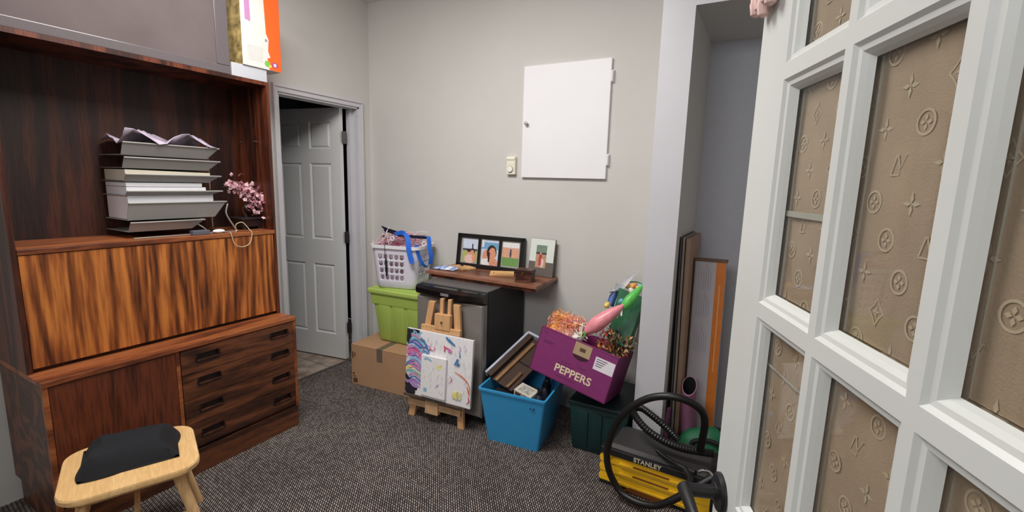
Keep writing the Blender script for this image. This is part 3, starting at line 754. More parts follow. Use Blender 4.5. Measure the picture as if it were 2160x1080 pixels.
B = MB(); taper(B, 0.485, 0.335, 0.50, 0.345, 0.285, 0.365, 0.006, tcx, tcy); B.build('rim_band', GT, t)
B = MB(); B.box((tcx-0.27, tcy-0.185, 0.365), (tcx+0.27, tcy+0.185, 0.402), 0.010); B.box((tcx-0.235, tcy-0.155, 0.398), (tcx+0.235, tcy+0.155, 0.414), 0.006); B.build('lid', GTL, t)
# laundry basket with real holes (alpha-free: built as lattice)
BK = mat('white_lilac_plastic', (226, 222, 236), 0.4)
t = thing('laundry_basket', 'white plastic laundry basket with rows of oval holes on the green tote', 'basket', (0.632, 2.568, 0.7205), math.radians(14))
bw0, bd0, bw1, bd1, bh = 0.315, 0.25, 0.372, 0.300, 0.315
def rrect(w, d, r, n=5):
    out = []
    for cx, cy2, a0 in ((w/2-r, -d/2+r, -math.pi/2), (w/2-r, d/2-r, 0), (-w/2+r, d/2-r, math.pi/2), (-w/2+r, -d/2+r, math.pi)):
        for k in range(n+1): out.append((cx+r*math.cos(a0+math.pi/2*k/n), cy2+r*math.sin(a0+math.pi/2*k/n)))
    return out
def lerp_pt(u, z):
    """point on wall: u in [0,1) around perimeter (starting front-left, ccw), z height"""
    f_ = z/bh; w = bw0+(bw1-bw0)*f_; d = bd0+(bd1-bd0)*f_
    return w, d
B = MB(); bm = B.bm
n = 5
zlev = [0.0, 0.012, 0.055] + [0.055+0.05*k for k in range(1, 5)] + [0.285, 0.30]
def ringpts(z):
    f_ = z/bh; w = bw0+(bw1-bw0)*f_; d = bd0+(bd1-bd0)*f_
    if z < 0.001: w -= 0.02; d -= 0.02
    r = 0.05
    pts = []; tags = []
    # front edge with 5 hole columns, right edge with 5, back, left
    def edge(a, b_, k):
        for i in range(k): pts.append((a[0]+(b_[0]-a[0])*i/k, a[1]+(b_[1]-a[1])*i/k))
    def corner(cx, cy2, a0, k=5):
        for i in range(k): pts.append((cx+r*math.cos(a0+math.pi/2*i/k), cy2+r*math.sin(a0+math.pi/2*i/k)))
    corner(-w/2+r, -d/2+r, math.pi); edge((-w/2+r, -d/2), (w/2-r, -d/2), 6)
    corner(w/2-r, -d/2+r, -math.pi/2); edge((w/2, -d/2+r), (w/2, d/2-r), 5)
    corner(w/2-r, d/2-r, 0); edge((w/2-r, d/2), (-w/2+r, d/2), 6)
    corner(-w/2+r, d/2-r, math.pi/2); edge((-w/2, d/2-r), (-w/2, -d/2+r), 5)
    return [(x, y, z) for x, y in pts]
R0 = [ringpts(z) for z in zlev]
N = len(R0[0])
V = [[bm.verts.new(p) for p in rg] for rg in R0]
holes_cols = set(range(5, 10)) | set(range(16, 21)) | set(range(26, 32)) | set(range(37, 42))
for i in range(len(zlev)-1):
    for j in range(N):
        q = [V[i][j], V[i][(j+1) % N], V[i+1][(j+1) % N], V[i+1][j]]
        if 2 <= i <= 5 and j in holes_cols:
            c = sum((v.co for v in q), Vector())/4; ex = (q[1].co-q[0].co)/2; ez = (q[3].co-q[0].co)/2
            h8 = []
            for k in range(12):
                a = 2*math.pi*k/12-0.75*math.pi
                h8.append(bm.verts.new(c+ex*0.74*math.cos(a)*(1)+ez*0.70*math.sin(a)+ex*0.12*math.sin(a)))
            for s4 in range(4):
                for k in range(3):
                    pass
            # connect: each quad corner to 3 hole segments
            for s4 in range(4):
                a0 = s4*3
                nx = (s4+1) % 4
                bm.faces.new((q[s4], h8[(a0+1) % 12], h8[a0]))
                bm.faces.new((q[s4], q[nx], h8[(a0+2) % 12], h8[(a0+1) % 12]))
                bm.faces.new((q[nx], h8[(a0+3) % 12], h8[(a0+2) % 12]))
        else:
            bm.faces.new(q)
bm.faces.new(V[0][::-1])
o = B.build('basket_wall', BK, t, True, angle=50); sm = o.modifiers.new('wall', 'SOLIDIFY'); sm.thickness = 0.003
B = MB()
ro = rrect(bw1+0.022, bd1+0.022, 0.055); ri = rrect(bw1-0.012, bd1-0.012, 0.045)
k = len(ro)
for z0, z1_ in ((0.293, 0.315),):
    a = [B.bm.verts.new((x, y, z0)) for x, y in ro]; b2 = [B.bm.verts.new((x, y, z1_)) for x, y in ro]
    c = [B.bm.verts.new((x, y, z1_)) for x, y in ri]; d = [B.bm.verts.new((x, y, z0)) for x, y in ri]
    for i in range(k):
        j = (i+1) % k
        for p, q in ((a, b2), (b2, c), (c, d), (d, a)): B.bm.faces.new((p[i], p[j], q[j], q[i]))
B.build('rim', WHITE, t, True)
# basket contents
random.seed(21)
bx, by, bz = 0.637, 2.568, 0.7205
ca, sa = math.cos(math.radians(14)), math.sin(math.radians(14))
def bp(x, y, z):
    x, y = x*1.12, y*1.15
    return (bx+ca*x-sa*y, by+sa*x+ca*y, bz+z)
PST = [mat('string_pink', (226, 150, 176), 0.6), mat('string_white', (236, 226, 230), 0.6), mat('string_rose', (170, 70, 96), 0.6)]
B = MB()
for k in range(210):
    B.mi = random.choice((0, 0, 1, 1, 2))
    c = Vector((random.uniform(-0.11, 0.09), random.uniform(-0.08, 0.08), random.uniform(0.04, 0.30)))
    if k < 130: c.z = random.uniform(0.30, 0.375)
    p = [c]
    for q in range(4):
        c = c+Vector((random.gauss(0, .035), random.gauss(0, .03), random.gauss(0.002, .02)))
        lim = 0.115 if c.z < 0.31 else 0.14
        c.x = max(-lim-0.01, min(lim, c.x)); c.y = max(-0.085, min(0.085, c.y)); c.z = max(0.03, min(0.40, c.z))
        p.append(c)
    B.tube([bp(*v) for v in bez(p, 4)], 0.0018, 4)
o = B.build('ribbon_string', PST); tag(o, 'tangle of pink and white curling ribbon filling the laundry basket', 'ribbon', kind='stuff')
B = MB()
for pts in ([(-0.15, -0.10, 0.315), (-0.10, -0.09, 0.39), (-0.06, -0.08, 0.36)], [(-0.13, -0.11, 0.318), (-0.10, -0.10, 0.34), (-0.07, -0.09, 0.41), (-0.055, -0.08, 0.44)],
            [(-0.09, -0.12, 0.32), (-0.07, -0.11, 0.37), (-0.06, -0.09, 0.43)], [(-0.05, -0.1, 0.32), (-0.1, -0.06, 0.41), (-0.13, -0.04, 0.405)], [(-0.17, -0.10, 0.318), (-0.16, -0.11, 0.34), (-0.15, -0.11, 0.318)]):
    B.tube([bp(*v) for v in bez(pts, 6)], 0.0022, 5)
o = B.build('pale_ribbon', mat('ribbon_pale_pink', (240, 214, 214), 0.5), None, True); tag(o, 'loose pale pink curling ribbons arching over the left rim of the basket', 'ribbon')
# black bow ribbon band across the top
NAVY = mat('navy_ribbon', (24, 30, 62), 0.5); BLU = mat('blue_ribbon', (36, 106, 214), 0.45, var=0.1, vscale=30)
B = MB()
B.strip([bp(*v) for v in bez([(-0.10, -0.07, 0.415), (-0.05, -0.075, 0.405), (0.02, -0.08, 0.385), (0.08, -0.06, 0.378), (0.12, -0.02, 0.372), (0.17, 0.04, 0.362)], 8)], (0, -0.01, 0.022), 0.003)
B.strip([bp(*v) for v in bez([(-0.115, -0.07, 0.437), (-0.06, -0.072, 0.42), (0.0, -0.075, 0.405), (0.06, -0.07, 0.392)], 8)], (0.0, -0.012, 0.016), 0.003)
B.strip([bp(*v) for v in bez([(-0.075, -0.08, 0.41), (-0.082, -0.085, 0.39), (-0.088, -0.1, 0.37)], 6)], (0.02, 0, 0.004), 0.002)
o = B.build('navy_ribbon', NAVY, None, True); tag(o, 'dark navy stiff ribbon band lying over the top of the basket', 'ribbon')
B = MB()
B.strip([bp(*v) for v in bez([(-0.01, -0.09, 0.395), (0.04, -0.10, 0.408), (0.085, -0.115, 0.39), (0.105, -0.135, 0.35), (0.115, -0.145, 0.29), (0.135, -0.15, 0.22), (0.14, -0.152, 0.205)], 8)], [(0.012, 0.0, 0.032) if i < 12 else (0.034, 0.012, 0.006) for i in range(49)], 0.002)
B.strip([bp(*v) for v in bez([(0.175, 0.0, 0.377), (0.185, -0.01, 0.36), (0.195, -0.02, 0.30), (0.205, -0.022, 0.24), (0.20, -0.022, 0.18)], 8)], (0.012, 0.03, 0.002), 0.002)
B.strip([bp(*v) for v in bez([(0.15, -0.12, 0.33), (0.16, -0.10, 0.25), (0.175, -0.08, 0.19), (0.19, -0.05, 0.165)], 8)], (0.014, 0.02, 0.003), 0.002)
o = B.build('blue_ribbon', BLU, None, True); tag(o, 'bright blue ribbon with long tails hanging down the basket', 'ribbon')
# grey reel and dark tassel
B = MB(); B.tube([Vector(bp(-0.03, -0.09, 0.36))+0.014*Vector((math.cos(a)*ca, math.cos(a)*sa, math.sin(a))) for a in [2*math.pi*k/18 for k in range(18)]], 0.004, 8, closed=True)
o = B.build('ribbon_reel', WHITE, None, True); tag(o, 'small white ribbon reel on the pink strings in the basket', 'reel')
B = MB(); B.tube([Vector(bp(0.165, -0.04, 0.33))+0.014*Vector((math.cos(a)*0.6, math.cos(a)*0.8, math.sin(a))) for a in [2*math.pi*k/18 for k in range(18)]], 0.004, 8, closed=True)
o = B.build('ribbon_reel', WHITE, None, True); tag(o, 'small white ribbon reel between the blue ribbon tails', 'reel')
t = thing('tassel', 'black cord tassel hanging down the front of the laundry basket', 'tassel', bp(-0.055, -0.137, 0.32))
B = MB(); B.tube(bez([(0.0, 0.03, 0.008), (0, 0.0, 0.004), (0.0, -0.004, -0.03), (0.002, 0.003, -0.10)], 6), 0.002, 6); B.build('cord', BLACKM, t)
B = MB(); B.tube([(0.002, 0.003, -0.095), (0.003, 0.004, -0.11), (0.004, 0.006, -0.17), (0.002, 0.010, -0.225)], [0.003, 0.007, 0.008, 0.005], 8); B.build('fringe', BLACKM, t)

# ================================================================== FRIDGE + BOARD
t = thing('mini_fridge', 'black mini fridge with stainless steel door standing against the back wall', 'fridge', (1.03, 2.30, 0))
FB = mat('fridge_black', (26, 26, 29), 0.45, bump=0.1, bscale=400)
fw, fd, fh = 0.512, 0.47, 0.846
B = MB(); B.box((0, 0, 0.02), (fw, fd, fh), 0.006); B.build('cabinet', FB, t)
B = MB(); B.box((0.004, -0.004, fh-0.012), (fw-0.004, fd-0.01, fh+0.004), 0.003); B.build('top_plate', mat('fridge_top', (92, 90, 90), 0.4), t)
B = MB(); B.box((0.004, -0.05, 0.06), (fw-0.012, -0.004, fh-0.075), 0.008); B.build('door_panel', STEEL, t)
B = MB(); B.box((fw-0.014, -0.048, 0.06), (fw-0.001, -0.004, fh-0.075), 0.003); B.build('door_edge', mat('door_edge_grey', (150, 148, 146), 0.35, 0.6), t)
# curved top handle: bulging bar
B = MB()
P_ = []
for i in range(17):
    x = fw*i/16; bow = math.sin(math.pi*i/16)
    P_.append((x, bow))
rows_ = []
for x, bow in P_:
    rows_.append([(x, -0.004, fh-0.004), (x, -0.045-0.012*bow, fh-0.006), (x, -0.058-0.020*bow, fh-0.022-0.004*bow), (x, -0.058-0.020*bow, fh-0.050-0.012*bow), (x, -0.048-0.012*bow, fh-0.062-0.020*bow), (x, -0.02, fh-0.07-0.012*bow), (x, -0.004, fh-0.075)])
B.grid(rows_); B.bm.faces.new([v for v in B.bm.verts if abs(v.co.x) < 1e-6]); B.bm.faces.new([v for v in B.bm.verts if abs(v.co.x-fw) < 1e-6])
B.build('door_handle', mat('gloss_black', (16, 16, 18), 0.15), t, True)
B = MB(); B.box((0.215, -0.081, fh-0.046), (0.275, -0.076, fh-0.030), 0.001); B.build('badge', mat('badge_silver', (186, 186, 188), 0.3, 0.7), t)
for xx in (0.236, 0.258):
    B = MB(); B.box((xx-0.005, -0.0816, fh-0.043), (xx+0.005, -0.0805, fh-0.036)); B.build('badge_mark', GREYP, t)
B = MB(); B.box((0.02, 0.0, 0), (fw-0.02, fd-0.03, 0.024)); B.build('base', BLACKM, t)

TZ = 0.891
TB = wood('walnut_board', (84, 50, 36), (122, 78, 58), (150, 100, 78), 'x', 1.0, 0.4, 3, 7)
t = thing('table_board', 'brown wooden board lying on the mini fridge as a shelf', 'board', (0.945, 2.44, fh+0.004), 0)
B = MB(); B.hexa([(0, 0.0, 0.021), (0.845, -0.004, 0.021), (0.835, 0.342, 0.021), (0.01, 0.345, 0.021)], [(0, 0, TZ-fh-0.004), (0.845, -0.004, TZ-fh-0.004), (0.835, 0.342, TZ-fh-0.004), (0.01, 0.345, TZ-fh-0.004)], 0.003); B.build('upper_leaf', TB, t)
B = MB(); B.hexa([(0.04, 0.012, 0.0), (0.838, 0.006, 0), (0.828, 0.342, 0), (0.04, 0.345, 0)], [(0.04, 0.012, 0.019), (0.838, 0.006, 0.019), (0.828, 0.342, 0.019), (0.04, 0.345, 0.019)], 0.002); B.box((0.1, 0.05, 0.018), (0.75, 0.3, 0.0215)); B.build('lower_leaf', ROSE_V, t)

# frames leaning on wall: local x right, y up the tilted face, z out of face
def lean(o, w_ang, tilt):
    """origin at bottom-left-front; returns matrix: X along base, Y up, Z toward viewer"""
    ex = Vector((math.cos(w_ang), math.sin(w_ang), 0)); back = Vector((-math.sin(w_ang), math.cos(w_ang), 0))
    ey = Vector((0, 0, 1))*math.cos(tilt)+back*math.sin(tilt)
    return basis(o, ex, ey, ex.cross(ey))
def mthing(name, label, cat, M_, group=None):
    o = bpy.data.objects.new(name, None); COL.objects.link(o); o.empty_display_size = 0.03
    o.matrix_world = M_; return tag(o, label, cat, group)
BFR = mat('black_frame', (24, 22, 24), 0.35)
t = mthing('photo_frame', 'wide black triple photo frame leaning on the wall above the fridge', 'picture frame', lean((1.012, 2.716, TZ+0.001), math.radians(3.0), math.radians(8)))
FWD, FHT = 0.53, 0.238
wins = [(0.045, 0.165), (0.200, 0.330), (0.365, 0.490)]
B = MB(); B.box((0, 0, 0), (FWD, FHT, 0.010))
B.box((0, 0, 0.008), (FWD, 0.028, 0.022), 0.002); B.box((0, FHT-0.028, 0.008), (FWD, FHT, 0.022), 0.002)
B.box((0, 0, 0.008), (0.030, FHT, 0.022), 0.002); B.box((FWD-0.030, 0, 0.008), (FWD, FHT, 0.022), 0.002)
B.box((0.172, 0.02, 0.008), (0.193, FHT-0.02, 0.020), 0.002); B.box((0.337, 0.02, 0.008), (0.358, FHT-0.02, 0.020), 0.002)
B.build('frame', BFR, t)
def col(name, rgb, r=0.5, var=0.15, vs=90): return mat('ph_'+name, rgb, r, var=var, vscale=vs)
MATTE = mat('photo_mat', (172, 172, 164), 0.6); SKYW = col('sky', (210, 222, 240)); BLUE_ = col('blue', (118, 172, 214)); FIELD = col('field', (176, 184, 110)); SKIN = col('skin', (224, 158, 128)); HAIR = col('hair', (52, 36, 36)); GRS = col('grass', (112, 156, 84)); PEACH = col('peach', (224, 168, 140)); WHT = col('white', (238, 236, 236)); DRK = col('dark', (58, 62, 84)); TAN = col('tan', (190, 150, 124)); SEA = col('sea', (120, 142, 126)); PINKS = col('pinks', (232, 196, 190)); RED = col('red', (180, 70, 60))
def photo(parent, x0, x1, y0, y1, z, shapes, mats, name='photo'):
    B = MB(); B.poly([(x0, y0, z), (x1, y0, z), (x1, y1, z), (x0, y1, z)])
    w, h = x1-x0, y1-y0
    for k, (mi, kind, a) in enumerate(shapes):
        B.mi = mi; zz = z+0.0002*(k+1)
        if kind == 'r': B.poly([(x0+a[0]*w, y0+a[1]*h, zz), (x0+a[2]*w, y0+a[1]*h, zz), (x0+a[2]*w, y0+a[3]*h, zz), (x0+a[0]*w, y0+a[3]*h, zz)])
        else:
            B.poly([(x0+a[0]*w+a[2]*w*math.cos(2*math.pi*q/16), y0+a[1]*h+a[3]*h*math.sin(2*math.pi*q/16), zz) for q in range(16)])
    return B.build(name, mats, parent)
for (a, c) in wins: 
    B = MB(); B.poly([(a-0.016, 0.026, 0.0105), (c+0.010, 0.026, 0.0105), (c+0.010, FHT-0.026, 0.0105), (a-0.016, FHT-0.026, 0.0105)]); B.build('mat_board', MATTE, t)
photo(t, wins[0][0], wins[0][1], 0.038, 0.20, 0.011, [(1, 'r', (0, 0, 1, 0.52)), (2, 'r', (0, 0.5, 1, 0.58)), (3, 'e', (0.42, 0.42, 0.15, 0.12)), (4, 'e', (0.68, 0.48, 0.17, 0.13)), (3, 'e', (0.66, 0.43, 0.12, 0.10)), (5, 'e', (0.5, 0.13, 0.36, 0.2)), (3, 'e', (0.8, 0.2, 0.14, 0.18)), (4, 'e', (0.42, 0.50, 0.13, 0.07)), (2, 'r', (0.62, 0.58, 0.70, 0.8))], [SKYW, FIELD, DRK, SKIN, HAIR, PINKS])
photo(t, wins[1][0], wins[1][1], 0.034, 0.205, 0.011, [(1, 'r', (0, 0.62, 1, 0.9)), (2, 'e', (0.3, 0.36, 0.24, 0.24)), (3, 'e', (0.62, 0.5, 0.3, 0.3)), (2, 'e', (0.66, 0.44, 0.22, 0.26)), (4, 'e', (0.3, 0.08, 0.3, 0.16)), (2, 'e', (0.75, 0.08, 0.26, 0.2)), (3, 'r', (0.42, 0.1, 0.52, 0.5)), (4, 'r', (0.0, 0.7, 0.14, 1.0))], [SKYW, BLUE_, SKIN, HAIR, WHT])
photo(t, wins[2][0], wins[2][1], 0.038, 0.20, 0.011, [(1, 'r', (0, 0.36, 1, 0.8)), (2, 'r', (0, 0, 1, 0.36)), (3, 'e', (0.5, 0.52, 0.06, 0.16)), (3, 'e', (0.5, 0.68, 0.05, 0.05)), (4, 'r', (0, 0.78, 1, 1))], [PEACH, PEACH, GRS, DRK, WHT])
B = MB(); B.box((0.026, 0.026, 0.0145), (FWD-0.026, FHT-0.026, 0.0155)); B.build('glass', glass_mat('frame_glass'), t)
t = mthing('photo_frame', 'small grey board frame with pale mat and one photo beside the chest', 'picture frame', lean((1.584, 2.735, TZ+0.001), math.radians(-4), math.radians(9)))
GBD = mat('grey_board', (104, 96, 92), 0.6)
B = MB(); B.box((0, 0, 0), (0.185, 0.248, 0.010), 0.001); B.build('backing', GBD, t)
B = MB(); B.box((0.002, 0.095, 0.010), (0.182, 0.246, 0.0118)); B.build('mat_board', mat('pale_green_mat', (222, 230, 222), 0.5), t)
photo(t, 0.050, 0.128, 0.055, 0.205, 0.0125, [(1, 'r', (0, 0.62, 1, 1)), (4, 'r', (0, 0.6, 1, 0.68)), (3, 'e', (0.46, 0.38, 0.16, 0.26)), (2, 'e', (0.46, 0.64, 0.08, 0.06)), (5, 'e', (0.62, 0.22, 0.2, 0.2)), (3, 'r', (0.35, 0.1, 0.55, 0.4))], [TAN, SEA, SKIN, RED, DRK, PINKS])
# flat pine frames
def flat_frame(loc, rz, w, d, label):
    t = thing('picture_frame', label, 'picture frame', loc, rz, 'pine frames on the board')
    B = MB(); B.box((-w/2, -d/2, 0), (w/2, -d/2+0.022, 0.014), 0.002); B.box((-w/2, d/2-0.022, 0), (w/2, d/2, 0.014), 0.002); B.box((-w/2, -d/2+0.0225, 0), (-w/2+0.022, d/2-0.0225, 0.014), 0.002); B.box((w/2-0.022, -d/2+0.0225, 0), (w/2, d/2-0.0225, 0.014), 0.002); B.build('rails', PINE_X, t)
    B = MB(); B.box((-w/2+0.02, -d/2+0.02, 0.001), (w/2-0.02, d/2-0.02, 0.007)); B.build('back_board', mat('pine_back', (206, 164, 112), 0.6), t)
flat_frame((1.105, 2.652, TZ), math.radians(-20), 0.165, 0.115, 'flat pine picture frame on the brown board below the triple frame')
flat_frame((1.445, 2.625, TZ), math.radians(28), 0.16, 0.125, 'flat pine picture frame beside the small dark wooden chest')
# chest
t = thing('wooden_chest', 'small dark carved wooden chest on the brown board near its right end', 'box', (1.665, 2.535, TZ), math.radians(5))
CH = wood('chest_wood', (44, 22, 16), (78, 40, 28), (100, 56, 38), 'x', 2.0, 0.4, 4, 10)
B = MB(); B.box((-0.052, -0.036, 0), (0.052, 0.036, 0.052), 0.002); B.box((-0.056, -0.040, 0), (0.056, 0.040, 0.008), 0.002); B.build('body', CH, t)
B = MB(); B.box((-0.055, -0.039, 0.054), (0.055, 0.039, 0.078), 0.004); B.build('lid', CH, t)
B = MB(); B.box((-0.008, -0.042, 0.043), (0.008, -0.037, 0.062), 0.001); B.build('clasp', mat('dark_brass', (110, 84, 50), 0.4, 0.8), t)
# packet
B = MB(); random.seed(5)
rows_ = [[(0.0+0.17*i/10, 0.12*j/8, 0.006+0.012*math.sin(math.pi*i/10)*math.sin(math.pi*j/8)+random.uniform(0, 0.005)) for j in range(9)] for i in range(11)]
B.grid(rows_)
for f in B.bm.faces:
    c = f.calc_center_median(); f.material_index = 1 if (0.10 < c.x < 0.14 and c.y < 0.08) else (2 if (c.x+c.y*0.3) % 0.05 < 0.012 else 0)
o = B.build('plastic_packet', [mat('packet_plastic', (176, 190, 226), 0.2, var=0.2, vscale=40), mat('packet_white', (236, 238, 246), 0.3), mat('packet_blue', (110, 140, 214), 0.3)], None, True)
o.location = (0.955, 2.50, TZ+0.001); o.rotation_euler = (0, 0, math.radians(4)); sm = o.modifiers.new('t', 'SOLIDIFY'); sm.thickness = 0.006; sm.offset = -1
tag(o, 'clear and blue plastic packet on the left end of the brown board', 'packet')

# ================================================================== EASEL + CANVASES
# inclined plane matrix: base on floor between feet
ea = math.radians(4.0)
EB = Vector((1.255, 2.165, 0))
Ml = lean(EB, ea, math.radians(3.2))
t = mthing('easel', 'small pine tabletop easel standing on the carpet before the fridge', 'easel', Ml)
EW = mat('easel_pine', (212, 164, 116), 0.5, var=0.12, vscale=8, stretch=(6, 0.6, 6))
EWK = mat('easel_worn', (196, 158, 120), 0.6, var=0.18, vscale=20)
for s4 in (-1, 1):
    B = MB(); xt, xb = s4*0.088+0.036, s4*0.185+0.004
    B.hexa([(xb-0.022, 0, -0.012), (xb+0.022, 0, -0.012), (xb+0.022, 0, 0.012), (xb-0.022, 0, 0.012)], [(xt-0.022, 0.765, -0.012), (xt+0.022, 0.765, -0.012), (xt+0.022, 0.765, 0.012), (xt-0.022, 0.765, 0.012)], 0.003)
    B.build('leg', EW, t)
B = MB(); B.box((-0.110, 0.580, 0.012), (0.170, 0.618, 0.034), 0.003); B.build('upper_crossbar', EW, t)
B = MB(); B.box((-0.195, 0.085, 0.012), (0.195, 0.125, 0.032), 0.003); B.build('lower_crossbar', EWK, t)
B = MB(); B.box((-0.21, 0.148, 0.004), (0.24, 0.166, 0.060), 0.003); B.build('canvas_shelf', mat('shelf_dark', (86, 72, 64), 0.6, var=0.3, vscale=20), t)
for xx in (0.008, 0.064):
    B = MB(); B.box((xx-0.002, 0.09, -0.012), (xx+0.022, 0.79, 0.010), 0.003); B.build('mast', EW, t)
B = MB(); B.box((-0.010, 0.604, 0.008), (0.100, 0.700, 0.040), 0.003); B.build('top_clamp', EW, t)
B = MB(); B.box((-0.055, 0.060, 0.008), (0.04, 0.150, 0.045), 0.003); B.build('bottom_block', EWK, t)
B = MB(); B.lathe([(0, 0), (0.006, 0), (0.006, 0.008), (0.004, 0.011), (0, 0.011)], 12, Matrix.Translation((0.043, 0.652, 0.040))); B.build('wing_screw', HINGE, t, True)
# rear prop leg
pi_ = Ml.inverted() @ Vector((1.20, 2.245, 0.0)); pt_ = Ml.inverted() @ Vector((1.24, 2.222, 0.56))
B = MB(); B.tube([pi_, pt_], 0.010, 4); B.build('prop_leg', EW, t)
# canvases
CANV = mat('canvas_white', (240, 238, 240), 0.7, var=0.03, vscale=60, bump=0.2, bscale=600)
CE = mat('canvas_edge', (222, 220, 222), 0.7)
pc = {n: mat('paint_'+n, c, 0.6, var=0.2, vscale=40) for n, c in dict(black=(40, 38, 48), blue=(72, 128, 186), sky=(150, 196, 224), pink=(228, 136, 186), mag=(206, 84, 150), lil=(178, 140, 204), teal=(140, 190, 186), yel=(240, 226, 140), or_=(222, 120, 66), red=(206, 80, 96), grn=(150, 190, 130), pale=(224, 222, 240), lem=(232, 232, 170)).items()}
pn = list(pc.keys()); pm = [CANV]+[pc[k] for k in pn]; ix = {k: i+1 for i, k in enumerate(pn)}
CWD, CHT = 0.474, 0.418
Mc = Ml @ Matrix.Translation((-0.202, 0.167, 0.036)) @ Matrix.Rotation(math.radians(-0.6), 4, 'Z')
t = mthing('canvas', 'square white canvas with bright brush strokes standing on the easel', 'painting', Mc)
B = MB(); B.box((0, 0, 0), (CWD, CHT, 0.018), 0.002); B.build('stretched_canvas', CE, t)
B = MB(); ZC = 0.0183
B.poly([(0.002, 0.002, ZC), (CWD-0.002, 0.002, ZC), (CWD-0.002, CHT-0.002, ZC), (0.002, CHT-0.002, ZC)])
lay = [0]
def stroke(pts, w, c, taper_=True):
    """flat brush stroke, width tapering, in the canvas plane"""
    lay[0] += 1; z = ZC+0.00008*lay[0]
    B.mi = ix[c]; p = bez([(a*CWD, b_*CHT, z) for a, b_ in pts], 7); k = len(p); L = []
    for i in range(k):
        tt = (p[min(i+1, k-1)]-p[max(i-1, 0)]).normalized(); nn = Vector((-tt.y, tt.x, 0))
        ww = w*CWD/2*(0.25+0.75*math.sin(math.pi*min(1, (i/(k-1))*0.85+0.12)) if taper_ else 1)
        a, c2 = p[i]+nn*ww, p[i]-nn*ww
        for q in (a, c2): q.x = min(max(q.x, 0.001), CWD-0.001); q.y = min(max(q.y, 0.001), CHT-0.001)
        L.append((B.bm.verts.new(a), B.bm.verts.new(c2)))
    fs = []
    for (a, b_), (c2, d) in zip(L, L[1:]): fs.append(B.bm.faces.new((a, b_, d, c2)))
    for f in fs: f.material_index = B.mi
# black mane edge
for a in ([(0.0, 0.98), (0.05, 0.93), (0.03, 0.85), (0.06, 0.80)], [(0.0, 0.92), (0.08, 0.96), (0.2, 0.975)], [(0.0, 0.22), (0.06, 0.15), (0.14, 0.10)], [(0.0, 0.12), (0.08, 0.06), (0.15, 0.10), (0.19, 0.08)], [(0.0, 0.05), (0.1, 0.03), (0.16, 0.02)], [(0.0, 0.26), (0.05, 0.20), (0.10, 0.19)]):
    stroke(a, 0.085, 'black')
random.seed(14)
mane = [('sky', 0.93, 0.20), ('teal', 0.86, 0.25), ('sky', 0.82, 0.22), ('blue', 0.76, 0.28), ('lil', 0.72, 0.22), ('pink', 0.69, 0.24), ('mag', 0.66, 0.2), ('pink', 0.63, 0.26), ('lil', 0.58, 0.22), ('lil', 0.53, 0.28), ('pale', 0.50, 0.2), ('blue', 0.44, 0.25), ('sky', 0.41, 0.3), ('yel', 0.37, 0.2), ('teal', 0.34, 0.28), ('grn', 0.30, 0.22), ('pale', 0.27, 0.26), ('lil', 0.22, 0.26), ('lil', 0.16, 0.22)]
for c, y, w in mane:
    ph = random.uniform(-1, 1)*0.05
    stroke([(0.01, y-0.03+random.uniform(-.03, .03)), (w*0.3, y+0.02-ph), (w*0.65, y+ph), (w+random.uniform(-.05, 0.08), y-0.02-ph+random.uniform(-.04, .03))], random.uniform(0.05, 0.085), c)
for c, y, w in mane:
    stroke([(0.02, y+0.02+random.uniform(-.03, .03)), (w*0.5, y+0.05), (w*0.9, y-0.0), (w+0.10, y-0.04+random.uniform(-.05, .03))], random.uniform(0.012, 0.03), random.choice(('sky', 'lil', 'pink', 'pale', c, c)))
for a in ([(0.0, 0.99), (0.06, 0.965), (0.10, 0.985)], [(0.0, 0.95), (0.05, 0.90), (0.04, 0.84)], [(0.0, 0.90), (0.025, 0.84), (0.02, 0.78)], [(0.0, 0.30), (0.04, 0.24), (0.09, 0.235)], [(0.0, 0.17), (0.05, 0.11), (0.12, 0.07)], [(0.0, 0.08), (0.06, 0.05), (0.17, 0.055)]):
    stroke(a, 0.05, 'black')
for c in ('blue', 'pink', 'lil', 'sky'):
    for q in range(3):
        y = random.uniform(0.2, 0.85); stroke([(0.06, y), (0.15, y+0.04), (0.24, y-0.02), (0.3, y-0.05)], 0.02, c)
stroke([(0.22, 0.88), (0.29, 0.83), (0.34, 0.74), (0.37, 0.69)], 0.03, 'blue'); stroke([(0.26, 0.72), (0.33, 0.69), (0.36, 0.64)], 0.025, 'blue')
stroke([(0.61, 0.975), (0.67, 0.93), (0.75, 0.88)], 0.035, 'blue')
stroke([(0.36, 0.80), (0.38, 0.75), (0.44, 0.74)], 0.014, 'red'); stroke([(0.43, 0.80), (0.45, 0.78), (0.43, 0.75)], 0.014, 'pink')
stroke([(0.585, 0.85), (0.60, 0.80), (0.59, 0.76)], 0.02, 'red'); stroke([(0.60, 0.83), (0.66, 0.81), (0.71, 0.78)], 0.018, 'mag')
stroke([(0.64, 0.80), (0.70, 0.77)], 0.03, 'pink')
stroke([(0.80, 0.70), (0.78, 0.64), (0.75, 0.60)], 0.035, 'blue'); stroke([(0.76, 0.64), (0.80, 0.61), (0.83, 0.63)], 0.03, 'blue')
stroke([(0.80, 0.80), (0.83, 0.84), (0.80, 0.90)], 0.010, 'lil'); stroke([(0.82, 0.72), (0.825, 0.76), (0.815, 0.80)], 0.014, 'blue')
stroke([(0.76, 0.50), (0.84, 0.47), (0.92, 0.42), (0.98, 0.34), (0.99, 0.25)], 0.014, 'or_'); stroke([(0.95, 0.33), (0.97, 0.26), (0.985, 0.2)], 0.02, 'or_'); stroke([(0.97, 0.18), (0.985, 0.12), (0.95, 0.07)], 0.016, 'red')
stroke([(0.70, 0.42), (0.72, 0.36), (0.68, 0.31)], 0.010, 'red')
